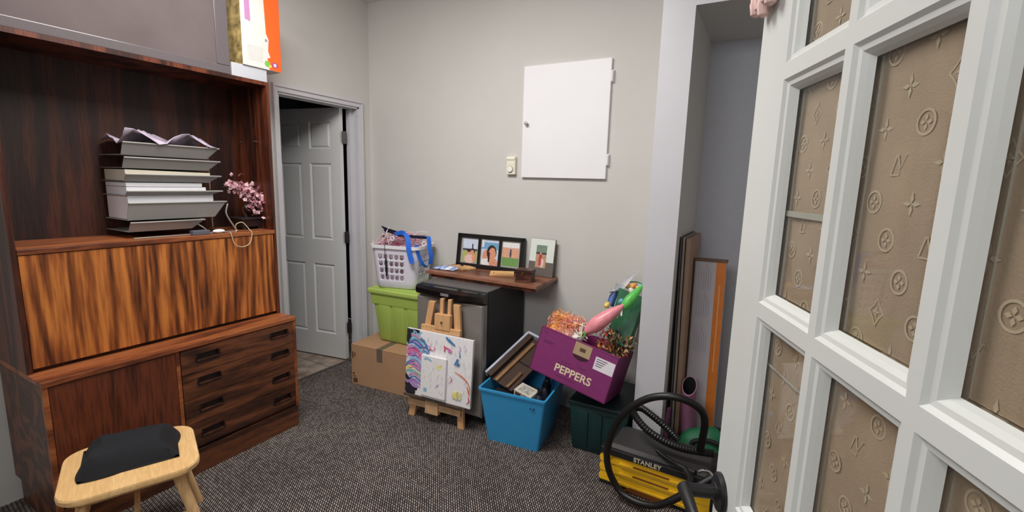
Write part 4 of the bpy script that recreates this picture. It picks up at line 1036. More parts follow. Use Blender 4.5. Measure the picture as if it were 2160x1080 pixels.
for q in range(10): stroke([(0.72+0.13*random.random(), 0.10+0.12*random.random()), (0.75+0.12*random.random(), 0.12+0.1*random.random()), (0.80+0.08*random.random(), 0.14+0.08*random.random())], 0.03, random.choice(('lem', 'yel', 'lem')))
for q in range(40):
    x, y = random.uniform(0.3, 0.95), random.uniform(0.1, 0.97); stroke([(x, y), (x+0.02, y+0.03), (x+0.025, y+0.07)], 0.005, random.choice(('pale', 'lil', 'pale')))
B.build('brush_strokes', pm, t)
Ms = Mc @ Matrix.Translation((0.128, 0.022, 0.0225)) @ Matrix.Rotation(math.radians(0), 4, 'Z')
t = mthing('canvas', 'small pale canvas with a yellow spot leaning on the larger painting', 'painting', Ms)
SWD, SHT = 0.178, 0.255
B = MB(); B.box((0, 0, 0), (SWD, SHT, 0.016), 0.002); B.build('stretched_canvas', CANV, t)
B = MB(); ZC = 0.0163; CWD, CHT, lay[0] = SWD, SHT, 0
for q in range(7): stroke([(0.62+0.2*random.random(), 0.70+0.12*random.random()), (0.68+0.1*random.random(), 0.76), (0.74+0.1*random.random(), 0.72+0.12*random.random())], 0.10, random.choice(('yel', 'lem')))
stroke([(0.12, 0.90), (0.25, 0.93), (0.44, 0.88)], 0.09, 'sky'); stroke([(0.20, 0.93), (0.28, 0.95)], 0.05, 'sky')
stroke([(0.2, 0.10), (0.21, 0.2)], 0.14, 'sky', False); stroke([(0.70, 0.28), (0.72, 0.36)], 0.05, 'lil'); stroke([(0.62, 0.25), (0.66, 0.30)], 0.05, 'pale')
for q in range(26):
    x, y = random.uniform(0.1, 0.9), random.uniform(0.08, 0.92); stroke([(x, y), (x+0.03, y+0.05), (x+0.02, y+0.1)], 0.012, random.choice(('pale', 'lem', 'pale', 'pale')))
B.build('brush_strokes', pm, t)

# ================================================================== BLUE BIN + CONTENTS
BLUEP = mat('blue_plastic', (58, 156, 212), 0.4)
t = thing('plastic_bin', 'open sky blue plastic bin on the carpet packed with odds and ends', 'bin', (1.64, 2.165, 0), math.radians(6))
bwid, bdep, bhgt = 0.315, 0.32, 0.330
def open_bin(B, w0, d0, w1, d1, h, th=0.004, oy=0.0):
    """outer wall, inner wall, rim as one closed shell; corner origin at front-left of base"""
    cx, cy2 = w0/2, d0/2
    def rg(w, d, z, r): return [B.bm.verts.new((cx+x, cy2+y, z)) for x, y in rrect(w, d, r, 3)]
    rs = [rg(w0, d0, 0, 0.012), rg(w1, d1, h-0.012, 0.014), rg(w1+0.014, d1+0.014, h-0.012, 0.016), rg(w1+0.014, d1+0.014, h, 0.016), rg(w1-2*th, d1-2*th, h, 0.012), rg(w0-2*th, d0-2*th, th, 0.010)]
    for a, b_ in zip(rs, rs[1:]):
        k = len(a)
        for i in range(k): B.bm.faces.new((a[i], a[(i+1) % k], b_[(i+1) % k], b_[i]))
    B.bm.faces.new(rs[0][::-1]); B.bm.faces.new(rs[-1])
B = MB(); open_bin(B, bwid, bdep, bwid+0.085, bdep+0.075, bhgt, oy=0.01); B.build('tub', BLUEP, t, True, angle=40)
B = MB()
for (a, c) in ((0.285, 0.262), (0.292, 0.270), (0.27, 0.268)): B.box((a, -0.039, c), (a+0.007, -0.029, c+0.004))
B.build('stain', mat('stain_dark_blue', (22, 74, 116), 0.5), t)
MbB = Matrix.Translation((1.64, 2.165, 0)) @ Matrix.Rotation(math.radians(6), 4, 'Z')
def inbin(name, B, m_, label, cat, sm=False, group=None):
    o = B.build(name, m_, None, sm); o.matrix_world = MbB; return tag(o, label, cat, group)
random.seed(8)
DKA = mat('dark_stuff', (30, 30, 36), 0.5); DKB = mat('navy_stuff', (32, 38, 58), 0.5); DKC = mat('brown_stuff', (60, 42, 32), 0.6)
Mx = Matrix.Translation((0.10, 0.10, 0.005))
B = MB(); B.box((0.01, 0.015, 0.03), (0.125, 0.24, 0.29), 0.004, Matrix.Rotation(math.radians(-4), 4, 'X')); inbin('book', B, DKA, 'dark upright binder at the left side of the blue bin', 'binder')
B = MB(); B.box((0.125, 0.10, 0.03), (0.225, 0.24, 0.27), 0.004); inbin('storage_case', B, DKC, 'brown case in the middle of the blue bin', 'case')
t2 = thing('card_box', 'small printed white box lying on top inside the blue bin', 'box', MbB @ Vector((0.135, 0.055, 0.285)), math.radians(-14))
t2.rotation_euler = Euler((math.radians(10), math.radians(8), math.radians(-8)))
B = MB(); B.box((0, 0, 0), (0.12, 0.085, 0.036), 0.002); B.build('box_body', mat('printed_card', (206, 198, 186), 0.6, var=0.12, vscale=50), t2)
B = MB(); B.box((0.012, -0.001, 0.008), (0.05, 0, 0.028)); B.mi = 1; B.box((0.072, -0.001, 0.006), (0.108, 0, 0.030)); B.mi = 2; B.box((0.02, 0.012, 0.036), (0.10, 0.07, 0.0368)); B.build('printed_picture', [PRB, mat('print_sage', (128, 132, 112), 0.6), mat('print_pale2', (172, 170, 162), 0.6, var=0.4, vscale=60)], t2)
for (x, y, z0, z1_, r, mm_, lb) in ((0.262, 0.06, 0.02, 0.330, 0.028, DKB, 'dark navy bottle nearest the front right corner of the blue bin'), (0.272, 0.14, 0.02, 0.345, 0.028, DKA, 'black bottle at the right edge of the blue bin'), (0.262, 0.22, 0.02, 0.36, 0.03, DKB, 'dark navy bottle behind the white printed box')):
    t2 = thing('bottle', lb, 'bottle', MbB @ Vector((x, y, z0)), 0, 'bottles in the blue bin')
    t2.rotation_euler = (math.radians(random.uniform(-6, 0)), math.radians(random.uniform(1, 4)), 0)
    B = MB(); h = z1_-z0; B.lathe([(r*0.9, 0), (r, 0.01), (r, h*0.8), (r*0.7, h*0.88), (r*0.45, h*0.92)], 16); B.build('body', mm_, t2, True)
    B = MB(); B.lathe([(r*0.5, h*0.91), (r*0.5, h), (r*0.4, h)], 16); B.build('cap', BLACK, t2, True)
# leaning stretched picture seen from behind
ov = Vector((1.552, 2.275, 0.345)); tv = Vector((0.288, 0.841, 0.457)).normalized(); rv = Vector((0.957, -0.25, -0.145)); rv = (rv-tv*rv.dot(tv)).normalized()
Mf = basis(ov, rv, tv, rv.cross(tv))
t = mthing('stretched_picture', 'large picture turned back to front leaning behind the blue bin', 'picture', Mf)
PBK = mat('brown_backing', (62, 42, 31), 0.7, var=0.15, vscale=6)
PEDGE = mat('pale_canvas_edge', (186, 190, 206), 0.6, var=0.2, vscale=12)
pw, ph_ = 0.215, 0.40
B = MB(); B.box((0, 0, -0.02), (pw, ph_, -0.012)); B.build('backing', PBK, t)
B = MB(); B.box((-0.004, 0, -0.022), (0.012, ph_, 0.022), 0.002); B.box((0, ph_-0.012, -0.022), (pw, ph_+0.004, 0.022), 0.002); B.build('canvas_edge', PEDGE, t)
STR = wood('stretcher_wood', (84, 58, 36), (122, 88, 56), (146, 110, 72), 'y', 1.0, 0.5, 3, 9)
B = MB(); B.box((0.012, 0.0, -0.012), (0.05, ph_-0.012, 0.016), 0.001); B.build('stretcher_bar', DKC, t)
B = MB(); B.box((0.075, 0.0, -0.012), (0.098, ph_-0.05, 0.004), 0.002); B.build('cross_bar', STR, t)
B = MB(); B.box((0.05, 0.19, -0.012), (pw-0.012, 0.196, -0.004)); B.build('seam', DARK, t)
B = MB(); B.box((0.17, 0.0, -0.012), (0.190, 0.13, 0.004), 0.002); B.build('cross_bar', STR, t)

# ================================================================== GREEN BIN + PEPPERS BOX
DG = mat('dark_green_plastic', (14, 50, 50), 0.5)
t = thing('storage_tote', 'dark green lidded plastic tote beneath the purple box', 'tote', (2.085, 2.335, 0), math.radians(2))
gw, gd = 0.31, 0.36
B = MB(); taper(B, 0.29, 0.36, 0.325, 0.40, 0, 0.275, 0.015, 0.155, 0.19)
for k in (-0.08, 0.0, 0.08):
    B.hexa([(0.155+k-0.03, 0.003, 0.03), (0.155+k+0.03, 0.003, 0.03), (0.155+k+0.03, 0.03, 0.03), (0.155+k-0.03, 0.03, 0.03)], [(0.155+k-0.032, -0.016, 0.25), (0.155+k+0.032, -0.016, 0.25), (0.155+k+0.032, 0.02, 0.25), (0.155+k-0.032, 0.02, 0.25)], 0.004)
B.build('tub', DG, t, True)
B = MB(); taper(B, 0.335, 0.405, 0.335, 0.41, 0.268, 0.297, 0.006, 0.155, 0.192); B.build('lid', mat('dark_green_lid', (18, 40, 42), 0.45), t)
# peppers box: front face corners BL(1.80,.436) BR(2.28,.352) at y~2.28
vx = Vector((0.476, -0.02, -0.096)).normalized()
vz = Vector((0.09, 0.05, 0.265)); vz = (vz-vx*vz.dot(vx)).normalized(); vyb = vz.cross(vx).normalized()   # back direction
Mp = basis((1.838, 2.285, 0.444), vx, vyb, vz)
PURP = mat('purple_card', (128, 42, 104), 0.55, var=0.05, vscale=20)
PURI = mat('purple_card_inside', (150, 116, 88), 0.7)
t = mthing('produce_box', 'purple PEPPERS produce box tilted on the dark green tote', 'box', Mp)
bw_, bd_, bh_ = 0.470, 0.30, 0.262
B = MB(); th = 0.005
B.box((0, 0, 0), (bw_, bd_, th)); B.box((0, 0, 0), (bw_, th, bh_)); B.box((0, bd_-th, 0), (bw_, bd_, bh_)); B.box((0, 0, 0), (th, bd_, bh_)); B.box((bw_-th, 0, 0), (bw_, bd_, bh_))
B.box((0, -0.002, bh_-0.006), (bw_, th, bh_+0.002), 0.001)
B.build('carton', PURP, t)
B = MB(); B.box((0.218, -0.0015, bh_-0.075), (0.318, 0, bh_-0.003)); B.build('paper_label', mat('kraft_label', (176, 152, 118), 0.6), t)
B = MB(); B.prism([(0.222+0.092*(0.5-0.5*math.cos(math.pi*k/10)), -0.0005, bh_-0.077-0.022*math.sin(math.pi*k/10)) for k in range(11)], (0, -0.0012, 0)); B.build('hand_hole', mat('hand_hole_dark', (56, 12, 30), 0.7), t)
Fm = lambda x, z, y=-0.001: basis((x, y, z), (1, 0, 0), (0, 0, 1), (0, -1, 0))
text_mesh('lettering', 'PEPPERS', 0.061, Fm(0.255, 0.072), mat('cream_print', (226, 206, 178), 0.6), t, 0.0006, 0.0014, spacing=1.02)
B = MB(); B.box((0.252, -0.0022, bh_-0.050), (0.286, -0.0014, bh_-0.030)); B.build('label_print', PRB, t)
B = MB(); B.box((0.350, -0.0016, 0.152), (0.462, 0, 0.222)); lb = B.build('shipping_label', mat('label_white', (232, 226, 232), 0.5), t)
B = MB()
for k in range(4): B.box((0.358, -0.0022, 0.208-k*0.012), (0.358+0.06-k*0.008, -0.0015, 0.213-k*0.012))
B.build('label_text', mat('ink_grey', (120, 110, 130), 0.6), t)
for (a, c, e) in ((0.02, 0.235, 0.03), (0.035, 0.190, 0.07), (0.03, 0.18, 0.06), (0.15, 0.10, 0.10), (0.17, 0.118, 0.06), (0.27, 0.122, 0.05), (0.16, 0.032, 0.12)):
    B = MB(); B.box((a, -0.001, c), (a+e, 0, c+0.004)); B.build('faint_print', mat('purple_print2', (96, 30, 84), 0.6), t)
def inpep(v): return Mp @ Vector(v)
# shredded easter grass
random.seed(31)
GR = [mat('shred_orange', (250, 176, 104), 0.6), mat('shred_pink', (248, 158, 160), 0.6), mat('shred_peach', (252, 206, 184), 0.6), mat('shred_yellow', (250, 214, 122), 0.6)]
B = MB()
for k in range(480):
    c = Vector((random.gauss(0.105, 0.055), random.uniform(0.015, 0.2), bh_-0.02+random.random()*0.105))
    c.x = min(max(c.x, 0.012), 0.21)
    B.mi = random.choice((0, 0, 1, 3)) if c.x < 0.09 else random.choice((1, 1, 2, 0))
    p = [c+Vector((random.gauss(0, .016), random.gauss(0, .016), random.gauss(0.002, .012))) for _ in range(4)]
    for q in p: q.x = max(q.x, 0.01); q.y = max(q.y, 0.012)
    B.tube([inpep(v) for v in bez(p, 3)], 0.0018, 3)
B.mi = 2; B.ball(inpep((0.115, 0.11, bh_-0.02)), (0.095, 0.09, 0.075))
B.mi = 0; B.ball(inpep((0.06, 0.08, bh_+0.0)), (0.04, 0.05, 0.03))
o = B.build('easter_grass', GR); tag(o, 'orange and pink shredded grass heaped at the left of the purple box', 'shredded grass', kind='stuff')
AU = [mat('leaf_brown', (110, 70, 44), 0.7), mat('leaf_orange', (214, 130, 60), 0.7), mat('leaf_red', (176, 44, 40), 0.7), mat('leaf_tan', (190, 156, 110), 0.7), mat('leaf_dark', (60, 44, 36), 0.7)]
B = MB()
for k in range(240):
    c = Vector((random.uniform(0.31, 0.475), random.uniform(0.02, 0.27), bh_-0.02+random.random()*0.12))
    B.mi = random.choice((0, 1, 3, 3, 3, 4, 1)) if c.x > 0.36 else random.choice((2, 2, 1, 3))
    M_ = Matrix.Translation(inpep(c)) @ Euler((random.uniform(0, 6), random.uniform(0, 6), random.uniform(0, 6))).to_matrix().to_4x4()
    B.prism([(0, 0, 0), (0.010, -0.008, 0.003), (0.026, 0, 0.006), (0.010, 0.008, 0.003)], (0, 0, 0.001), M_)
B.mi = 4; B.ball(inpep((0.40, 0.15, bh_-0.05)), (0.06, 0.10, 0.06))
o = B.build('dried_leaves', AU); tag(o, 'dried autumn leaves and flowers at the right of the purple box', 'leaves', kind='stuff')
# green gift bag + eggs + wrap
GBAG = mat('green_bag', (14, 108, 54), 0.35, var=0.1, vscale=30)
t = mthing('gift_bag', 'green paper basket bag with egg tops standing in the purple box', 'bag', Mp @ Matrix.Translation((0.375, 0.195, bh_+0.02)) @ Matrix.Rotation(math.radians(-3), 4, 'Y') @ Matrix.Rotation(math.radians(-14), 4, 'X'))
B = MB(); B.hexa([(-0.04, -0.03, 0), (0.08, -0.03, 0), (0.08, 0.045, 0), (-0.04, 0.045, 0)], [(-0.07, -0.04, 0.315), (0.09, -0.04, 0.30), (0.09, 0.055, 0.30), (-0.07, 0.055, 0.315)], 0.004); B.build('bag_body', GBAG, t)
B = MB(); B.tube(bez([(-0.07, 0.01, 0.32), (-0.06, 0.01, 0.36), (0.02, 0.01, 0.385), (0.075, 0.01, 0.35), (0.085, 0.01, 0.29)], 6), 0.004, 6); B.build('handle', mat('green_handle', (30, 140, 80), 0.4), t, True)
Mg = t.matrix_world.copy()
EG = {'egg_blue': (130, 196, 214), 'egg_yellow': (246, 210, 110), 'egg_orange': (240, 164, 96), 'egg_white': (234, 232, 220), 'egg_green': (150, 212, 120), 'egg_pink': (240, 176, 190)}
EG = {k: mat(k, v, 0.3) for k, v in EG.items()}
for (p, m_, lb) in (((-0.035, -0.005, 0.345), 'egg_yellow', 'yellow plastic egg on top of the green bag, leftmost'), ((0.0, -0.02, 0.352), 'egg_orange', 'orange plastic egg in the middle on the green bag'), ((0.03, -0.006, 0.343), 'egg_yellow', 'yellow plastic egg right of the orange egg on the green bag'),
                    ((0.01, -0.056, 0.312), 'egg_white', 'white plastic egg at the front lip of the green bag'), ((-0.03, -0.058, 0.235), 'egg_blue', 'pale blue plastic egg in front of the green bag'), ((-0.108, -0.02, 0.20), 'egg_yellow', 'yellow plastic egg left of the green bag low down'), ((-0.105, -0.02, 0.15), 'egg_green', 'mint plastic egg below the low yellow egg beside the bag'), ((-0.12, -0.025, 0.10), 'egg_orange', 'orange plastic egg low beside the pink carrot')):
    B = MB(); B.lathe([(0.0, -0.021), (0.010, -0.019), (0.0155, -0.010), (0.0165, 0), (0.014, 0.010), (0.008, 0.020), (0, 0.024)], 14)
    o = B.build('plastic_egg', EG[m_], None, True); o.matrix_world = Mg @ Matrix.Translation(p) @ Euler((random.uniform(-1, 1), random.uniform(-1, 1), 0)).to_matrix().to_4x4(); tag(o, lb, 'egg', 'plastic eggs')
def carrot(name, lab, p0, p1, r, m_, tuft, mt):
    t = mthing(name, lab, 'decoration', Matrix.Translation(p0)); d = Vector(p1)-Vector(p0)
    B = MB(); pts = [d*k/9 for k in range(10)]
    B.tube(pts, [r*q for q in (0.35, 0.75, 0.95, 1.0, 0.95, 0.86, 0.72, 0.54, 0.34, 0.1)], 14); B.build('body', m_, t, True)
    B = MB(); dn = d.normalized(); rnd = random.Random(2)
    for k in range(9):
        v = (-dn*0.05+Vector((rnd.gauss(0, .015), rnd.gauss(0, .012), rnd.gauss(0, .012))))
        B.tube(bez([dn*0.005, v*0.5, v], 4), [0.005]*8+[0.002], 6)
    B.build('tuft', tuft if mt is None else mt, t, True)
PKC = mat('pink_foil', (240, 150, 160), 0.3, var=0.12, vscale=30); LGC = mat('light_green_foil', (96, 200, 90), 0.35, var=0.1, vscale=30)
carrot('easter_carrot', 'pink easter carrot lying across the purple box', inpep((0.235, 0.05, bh_+0.050)), inpep((0.385, 0.10, bh_+0.270)), 0.042, PKC, None, mat('tuft_green', (120, 184, 70), 0.6))
carrot('easter_carrot', 'light green easter carrot pointing up in front of the green bag', inpep((0.372, 0.105, bh_+0.235)), inpep((0.432, 0.16, bh_+0.400)), 0.028, LGC, None, mat('tuft_white', (232, 232, 226), 0.6))
# white puff + clear wrap pieces
B = MB()
random.seed(4)
for k in range(26):
    c = Vector((random.uniform(0.17, 0.235), random.uniform(0.02, 0.09), bh_+random.uniform(-0.01, 0.06)))
    B.tube([inpep(v) for v in bez([c, c+Vector((random.gauss(0, .02), random.gauss(0, .015), random.gauss(.01, .015))), c+Vector((random.gauss(0, .03), random.gauss(0, .015), random.gauss(.02, .02)))], 3)], 0.003, 4)
B.ball(inpep((0.20, 0.06, bh_+0.005)), (0.035, 0.04, 0.03))
o = B.build('white_filler', mat('white_filler', (240, 234, 226), 0.6)); tag(o, 'white paper filler tuft in the middle of the purple box', 'filler', kind='stuff')
def film(name, lab, pts, mt, th=0.0015):
    B = MB(); B.grid(pts); o = B.build(name, mt, None, True); sm = o.modifiers.new('t', 'SOLIDIFY'); sm.thickness = th
    tag(o, lab, 'plastic wrap'); return o
FILM = mat('cellophane_white', (226, 224, 230), 0.2)
CLEAR = glass_mat('cellophane', (246, 248, 250), 1.6, 0.08)
random.seed(17)
film('cellophane', 'clear cellophane wrapped around the green bag', [[Mg @ Vector((-0.085+0.205*i/9, -0.075-0.02*math.sin(i*1.3)+0.008*random.random(), -0.02+0.34*j/9+0.015*random.random())) for j in range(10)] for i in range(10)], CLEAR, 0.0008)
film('cellophane_bow', 'white gathered cellophane tail standing above the green bag', [[Mg @ Vector((-0.02-0.10*(1-j/7.0)*(0.6+0.2*math.sin(i))+0.012*(i-3), -0.03+0.012*math.sin(i*2.1), 0.25+0.13*j/7+0.014*i)) for j in range(8)] for i in range(6)], FILM)
film('blue_film', 'pale blue cellophane tail at the top beside the white casing', [[Mg @ Vector((0.0+0.10*i/5, -0.01+0.01*math.sin(i*2), 0.345+0.035*i/5*(1)+0.022*j/3*(1-i/6))) for j in range(4)] for i in range(6)], mat('pale_blue_film', (150, 200, 226), 0.25))
film('blue_paper', 'royal blue paper left of the green bag', [[Mg @ Vector((-0.115+0.04*i/4, -0.01-0.01*math.sin(i), 0.20+0.10*j/4)) for j in range(5)] for i in range(5)], mat('royal_blue_paper', (50, 104, 190), 0.5))

# ================================================================== TOOLBOX + HOSE
t = thing('toolbox', 'yellow and black tool box marked STANLEY on the carpet', 'toolbox', (2.335, 2.135, 0), math.radians(-2))
YP = mat('yellow_plastic', (238, 186, 30), 0.4, var=0.05, vscale=20); TBK = mat('toolbox_black', (28, 28, 29), 0.5); TLID = mat('toolbox_lid', (58, 56, 56), 0.55, var=0.06, vscale=60)
tw, td, thh = 0.535, 0.25, 0.20
B = MB(); B.box((0.006, 0.004, 0), (tw-0.006, td, thh-0.03), 0.004); B.box((0, -0.004, 0), (tw, td, 0.018), 0.004); B.build('case', TBK, t)
zz = [0.020, 0.070, 0.120, 0.168]
for k in range(3):
    z0, z1_ = zz[k], zz[k+1]-0.001
    B = MB()
    B.hexa([(0, -0.0085, z0), (tw, -0.0085, z0), (tw, 0.06, z0), (0, 0.06, z0)], [(0.003, -0.004, z1_), (tw-0.003, -0.004, z1_), (tw-0.003, 0.06, z1_), (0.003, 0.06, z1_)], 0.004)
    B.box((0.10, -0.013, z0+0.004), (tw-0.10, -0.006, z0+0.020), 0.003)       # pull rib
    B.box((0.05, -0.0115, z1_-0.012), (0.06, -0.004, z1_-0.002)); B.box((-0.003, -0.006, z0+0.01), (0.02, 0.05, z0+0.028), 0.003)
    B.build('drawer', YP, t)
B = MB()
for k in range(1, 3): B.box((0.17, -0.0145, zz[k]+0.020), (0.34, -0.006, zz[k]+0.0245), 0.001)
B.prism([(0.13, -0.014, 0.006), (0.36, -0.014, 0.006), (0.345, -0.014, 0.030), (0.16, -0.014, 0.030)], (0, 0.006, 0)); B.build('drawer_slot', mat('slot_brown', (116, 62, 12), 0.6), t)
B = MB(); B.hexa([(0, -0.012, thh-0.034), (tw, -0.012, thh-0.034), (tw, td+0.004, thh-0.034), (0, td+0.004, thh-0.034)], [(0, -0.010, thh), (tw, -0.010, thh), (tw, td+0.002, thh), (0, td+0.002, thh)], 0.004); B.build('lid_rim', TBK, t)
B = MB(); B.hexa([(0.035, 0.006, thh-0.002), (tw-0.03, 0.006, thh-0.002), (tw-0.03, td-0.01, thh-0.002), (0.035, td-0.01, thh-0.002)], [(0.045, 0.03, thh+0.014), (tw-0.04, 0.03, thh+0.014), (tw-0.04, td-0.02, thh+0.014), (0.045, td-0.02, thh+0.014)], 0.003); B.build('lid', TLID, t)
text_mesh('lettering', 'STANLEY', 0.031, basis((0.235, -0.0125, thh-0.017), (1, 0, 0), (0, 0.05, 1), (0, -1, 0.05)), mat('lettering_cream', (226, 214, 190), 0.5), t, 0.0005, 0.0009, spacing=1.05)
B = MB(); B.box((tw-0.012, -0.014, 0.01), (tw+0.004, 0.03, thh-0.03), 0.004); B.build('latch', TBK, t)
# hose
def ribbed(B, path, r):
    """corrugated hose"""
    path = [Vector(p) for p in path]; L = []; rs = []
    for i, p in enumerate(path): L.append(p); rs.append(r*(1.0 if i % 2 else 0.86))
    B.tube(L, rs, 12)
HOSE = mat('hose_black', (17, 17, 18), 0.4)
t = thing('vacuum_hose', 'long black ribbed vacuum hose looped over the toolbox', 'hose', (2.5, 2.1, 0.2))
o_ = Vector((2.5, 2.1, 0.2))
loop = [(2.79, 2.17, 0.30), (2.805, 2.10, 0.46), (2.79, 2.055, 0.545), (2.73, 2.03, 0.586), (2.65, 2.02, 0.590), (2.56, 2.02, 0.552), (2.48, 2.02, 0.475), (2.425, 2.025, 0.375), (2.398, 2.03, 0.26), (2.402, 2.035, 0.165), (2.435, 2.04, 0.088), (2.48, 2.035, 0.046), (2.56, 2.02, 0.038), (2.64, 2.01, 0.06), (2.71, 2.01, 0.115), (2.79, 2.03, 0.19), (2.86, 2.06, 0.25)]
B = MB(); B.tube([v-o_ for v in bez(loop, 10)], 0.0165, 12); B.build('hose_tube', HOSE, t, True)
B = MB()
l2 = [(2.86, 2.16, 0.36), (2.82, 2.19, 0.375), (2.77, 2.19, 0.36), (2.755, 2.19, 0.325)]
ribbed(B, [v-o_ for v in bez([(2.85, 2.19, 0.29), (2.78, 2.185, 0.282), (2.70, 2.18, 0.278), (2.62, 2.18, 0.290), (2.54, 2.19, 0.318), (2.475, 2.22, 0.355), (2.455, 2.25, 0.375), (2.485, 2.285, 0.375), (2.545, 2.29, 0.345), (2.62, 2.29, 0.30), (2.68, 2.275, 0.262)], 12)], 0.019); B.build('ribbed_coil', HOSE, t, True)
B = MB(); B.tube([v-o_ for v in bez([(2.60, 2.17, 0.235), (2.66, 2.13, 0.232), (2.73, 2.09, 0.236), (2.79, 2.06, 0.246)], 6)], [0.010]*10+[0.013]*9, 10)
B.tube([v-o_ for v in bez([(2.745, 2.075, 0.24), (2.765, 2.05, 0.235), (2.775, 2.02, 0.228), (2.77, 1.995, 0.218)], 6)], 0.014, 10); B.build('wand', BLACK, t, True)
B = MB(); B.tube([v-o_ for v in bez([(2.80, 2.10, 0.235), (2.82, 2.10, 0.246), (2.845, 2.10, 0.246), (2.86, 2.09, 0.235)], 5)], 0.007, 10); B.build('clip', CHROME, t, True)
# green bag behind
GS = mat('green_fabric', (20, 96, 62), 0.6, var=0.12, vscale=25, bump=0.2, bscale=60)
t = thing('fabric_bag', 'rounded green bag slumped behind the toolbox in the closet', 'bag', (2.785, 2.488, 0))
B = MB(); random.seed(9)
vs = bmesh.ops.create_uvsphere(B.bm, u_segments=28, v_segments=18, radius=1)['verts']
for v in vs:
    x, y, z = v.co; k = 1+0.05*math.sin(5*math.atan2(y, x)+3*z)
    v.co = Vector((x*0.135*k, y*0.092*k, max(0.0, 0.125+z*0.135*(1+0.1*math.sin(4*x)))))
B.build('bag_body', GS, t, True)
B = MB(); B.tube(bez([(-0.06, -0.085, 0.15), (-0.05, -0.080, 0.205), (0.01, -0.075, 0.228), (0.07, -0.078, 0.225), (0.115, -0.075, 0.20)], 6), 0.012, 8); B.build('handle', BLACKM, t, True)

# ================================================================== CLOSET ITEMS
t = thing('long_box', 'tall narrow white carton with an orange side stripe in the closet', 'box', (2.654, 2.63, 0))
t.rotation_euler = (math.radians(-4), math.radians(-1.2), 0)
GRYC = mat('grey_white_card', (186, 180, 186), 0.6, var=0.03, vscale=10); ORB = mat('orange_side', (206, 116, 40), 0.5, var=0.08, vscale=20)
LBH = 1.115
B = MB(); B.box((0, 0, 0), (0.155, 0.07, LBH), 0.002); B.build('carton', GRYC, t)
B = MB(); B.box((0.108, -0.0012, 0.02), (0.1555, 0.0, LBH-0.012)); B.build('orange_stripe', ORB, t)
B = MB()
for c0 in (0.60, 0.80, 0.95):
    for k in range(6):
        hh = 0.14-0.02*((k*7) % 3)
        B.box((0.022+k*0.012, -0.0008, c0), (0.0245+k*0.012, 0, c0+hh))
B.build('printed_text', GREYP, t)
B = MB(); B.box((0.128, -0.002, 0.5), (0.134, -0.001, 0.98)); B.build('stripe_text', mat('orange_light', (228, 158, 96), 0.5), t)
B = MB(); B.box((-0.004, -0.003, LBH-0.012), (0.159, 0.073, LBH+0.003), 0.001); B.build('end_flap', mat('card_brown', (112, 84, 70), 0.7), t)
# boards
def board(name, lab, x, y, w, d, h, m_, ry):
    B = MB(); B.box((0, 0, 0), (w, d, h), 0.002); o = B.build(name, m_); o.location = (x, y, 0); o.rotation_euler = (0, ry, 0); tag(o, lab, 'board'); return o
board('wooden_board', 'tall brown-edged board leaning on the closet side wall, wider one', 2.621, 2.55, 0.022, 0.40, 1.235, mat('board_tan', (164, 134, 112), 0.6, var=0.08, vscale=10), math.radians(-1.2))
board('wooden_board', 'tall grey board behind the tan board in the closet', 2.607, 2.53, 0.010, 0.42, 1.24, mat('board_grey', (158, 150, 144), 0.6, var=0.1, vscale=8), math.radians(-1.2))
board('dark_board', 'thin black-edged panel against the closet side wall', 2.599, 2.51, 0.005, 0.44, 1.245, mat('board_dark', (96, 88, 86), 0.6), math.radians(-1.2))
# pink poster roll, purple cloth, small blue thing
t = thing('poster_roll', 'upright purple paper roll with hollow dark end in the closet', 'roll', (2.692, 2.590, 0.0))
PKR = mat('mauve_roll', (150, 96, 126), 0.5, var=0.1, vscale=20)
B = MB(); 
ax = [Vector((0, 0.01, 0)), Vector((-0.012, -0.075, 0.455))]
n = 22
for (ra, rb) in ((0.036, 0.033),):
    A = [];
    for p in ax:
        for r_ in (ra, rb): A.append([B.bm.verts.new(p+Vector((r_*math.cos(2*math.pi*k/n), r_*math.sin(2*math.pi*k/n), (1.15*r_*math.sin(2*math.pi*k/n) if p.z > 0.1 else 0)))) for k in range(n)])
    for a, b_ in ((0, 2), (2, 3), (3, 1), (1, 0)):
        for k in range(n):
            fc = B.bm.faces.new((A[a][k], A[a][(k+1) % n], A[b_][(k+1) % n], A[b_][k])); fc.material_index = 1 if (a, b_) == (3, 1) else 0
B.build('paper_tube', [PKR, BLACKM], t, True)
B = MB(); B.lathe([(0, 0.30), (0.0325, 0.30), (0.0325, 0.305), (0, 0.305)], 20, Matrix.Translation((-0.008, -0.046, 0))); B.build('hollow_shade', BLACKM, t)  # black disc and inner faces paint the shade inside the hollow roll
B = MB(); B.tube(bez([(2.598, 2.445, 0.0), (2.602, 2.44, 0.12), (2.594, 2.435, 0.22), (2.600, 2.44, 0.34)], 6), [0.012]*19, 8, flat=0.5)
o = B.build('purple_cloth', mat('plum_cloth', (104, 52, 86), 0.8), None, True); tag(o, 'plum coloured cloth strip hanging low beside the white casing', 'cloth')

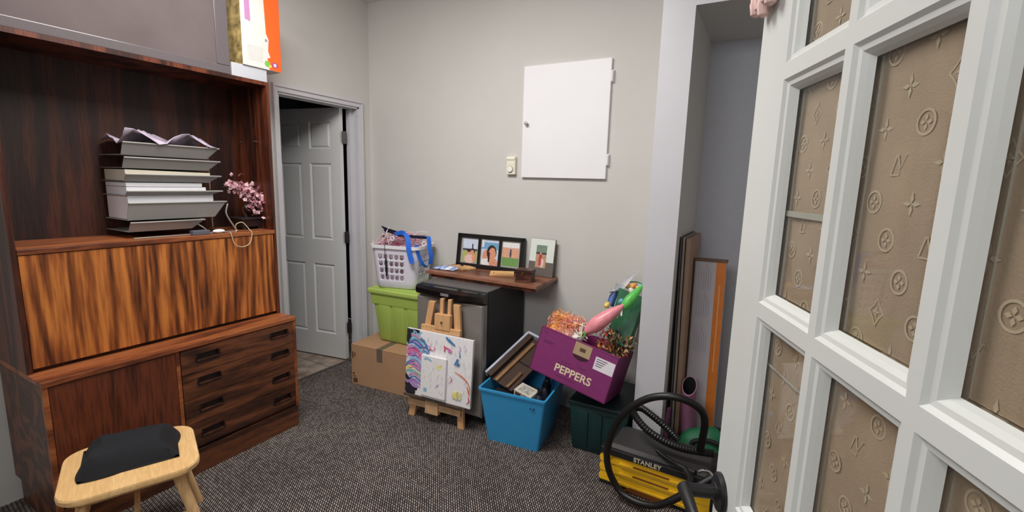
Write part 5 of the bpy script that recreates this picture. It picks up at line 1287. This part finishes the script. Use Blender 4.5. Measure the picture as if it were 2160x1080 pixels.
# ================================================================== STOOL
SZ = 0.385
t = thing('stool', 'light wooden stool with rounded square seat beside the sideboard', 'stool', (0.872, 0.752, 0), math.radians(-22))
B = MB(); ro = rrect(0.40, 0.42, 0.085, 8)
z0, z1_ = SZ-0.032, SZ
A = [[B.bm.verts.new((x*s4, y*s4, z)) for x, y in ro] for s4, z in ((0.95, z0), (0.995, z0+0.010), (1.0, z1_-0.006), (0.985, z1_))]
for a, b_ in zip(A, A[1:]):
    for k in range(len(ro)): B.bm.faces.new((a[k], a[(k+1) % len(ro)], b_[(k+1) % len(ro)], b_[k]))
B.bm.faces.new(A[0][::-1]); B.bm.faces.new(A[-1]); B.build('seat', BIRCH, t, True)
for sx in (-1, 1):
    for sy2 in (-1, 1):
        B = MB(); B.tube([(sx*0.125, sy2*0.13, z0+0.002), (sx*0.152, sy2*0.172, z0*0.5), (sx*0.178, sy2*0.212, 0.0)], [0.020, 0.019, 0.016], 14); B.build('leg', PINE, t, True)
B = MB(); B.cyl((-0.15, 0.155, 0.17), (-0.15, -0.155, 0.17), 0.010, n=10); B.cyl((0.15, 0.155, 0.17), (0.15, -0.155, 0.17), 0.010, n=10); B.cyl((-0.15, 0, 0.17), (0.15, 0, 0.17), 0.010, n=10); B.build('stretcher', PINE, t, True)
B = MB(); random.seed(12)
rows_ = []
for i in range(15):
    u = i/14
    rows_.append([])
    for j in range(13):
        v = j/12; e = min(u, 1-u, v, 1-v)*2
        rows_[-1].append((-0.185+0.25*u+0.01*math.sin(v*7), -0.17+0.30*v+0.012*math.sin(u*6), SZ+0.004+0.075*min(1, e*3)**0.6*(0.85+0.12*math.sin(u*9+v*4)+0.05*random.random())))
B.grid(rows_); B.poly([rows_[0][0], rows_[-1][0], rows_[-1][-1], rows_[0][-1]])
o = B.build('black_garment', mat('black_knit', (17, 19, 25), 0.9, bump=0.5, bscale=150), None, True)
o.location = (0.900, 0.762, 0); o.rotation_euler = (0, 0, math.radians(-22)); tag(o, 'folded black garment lying on the wooden stool seat', 'clothing')
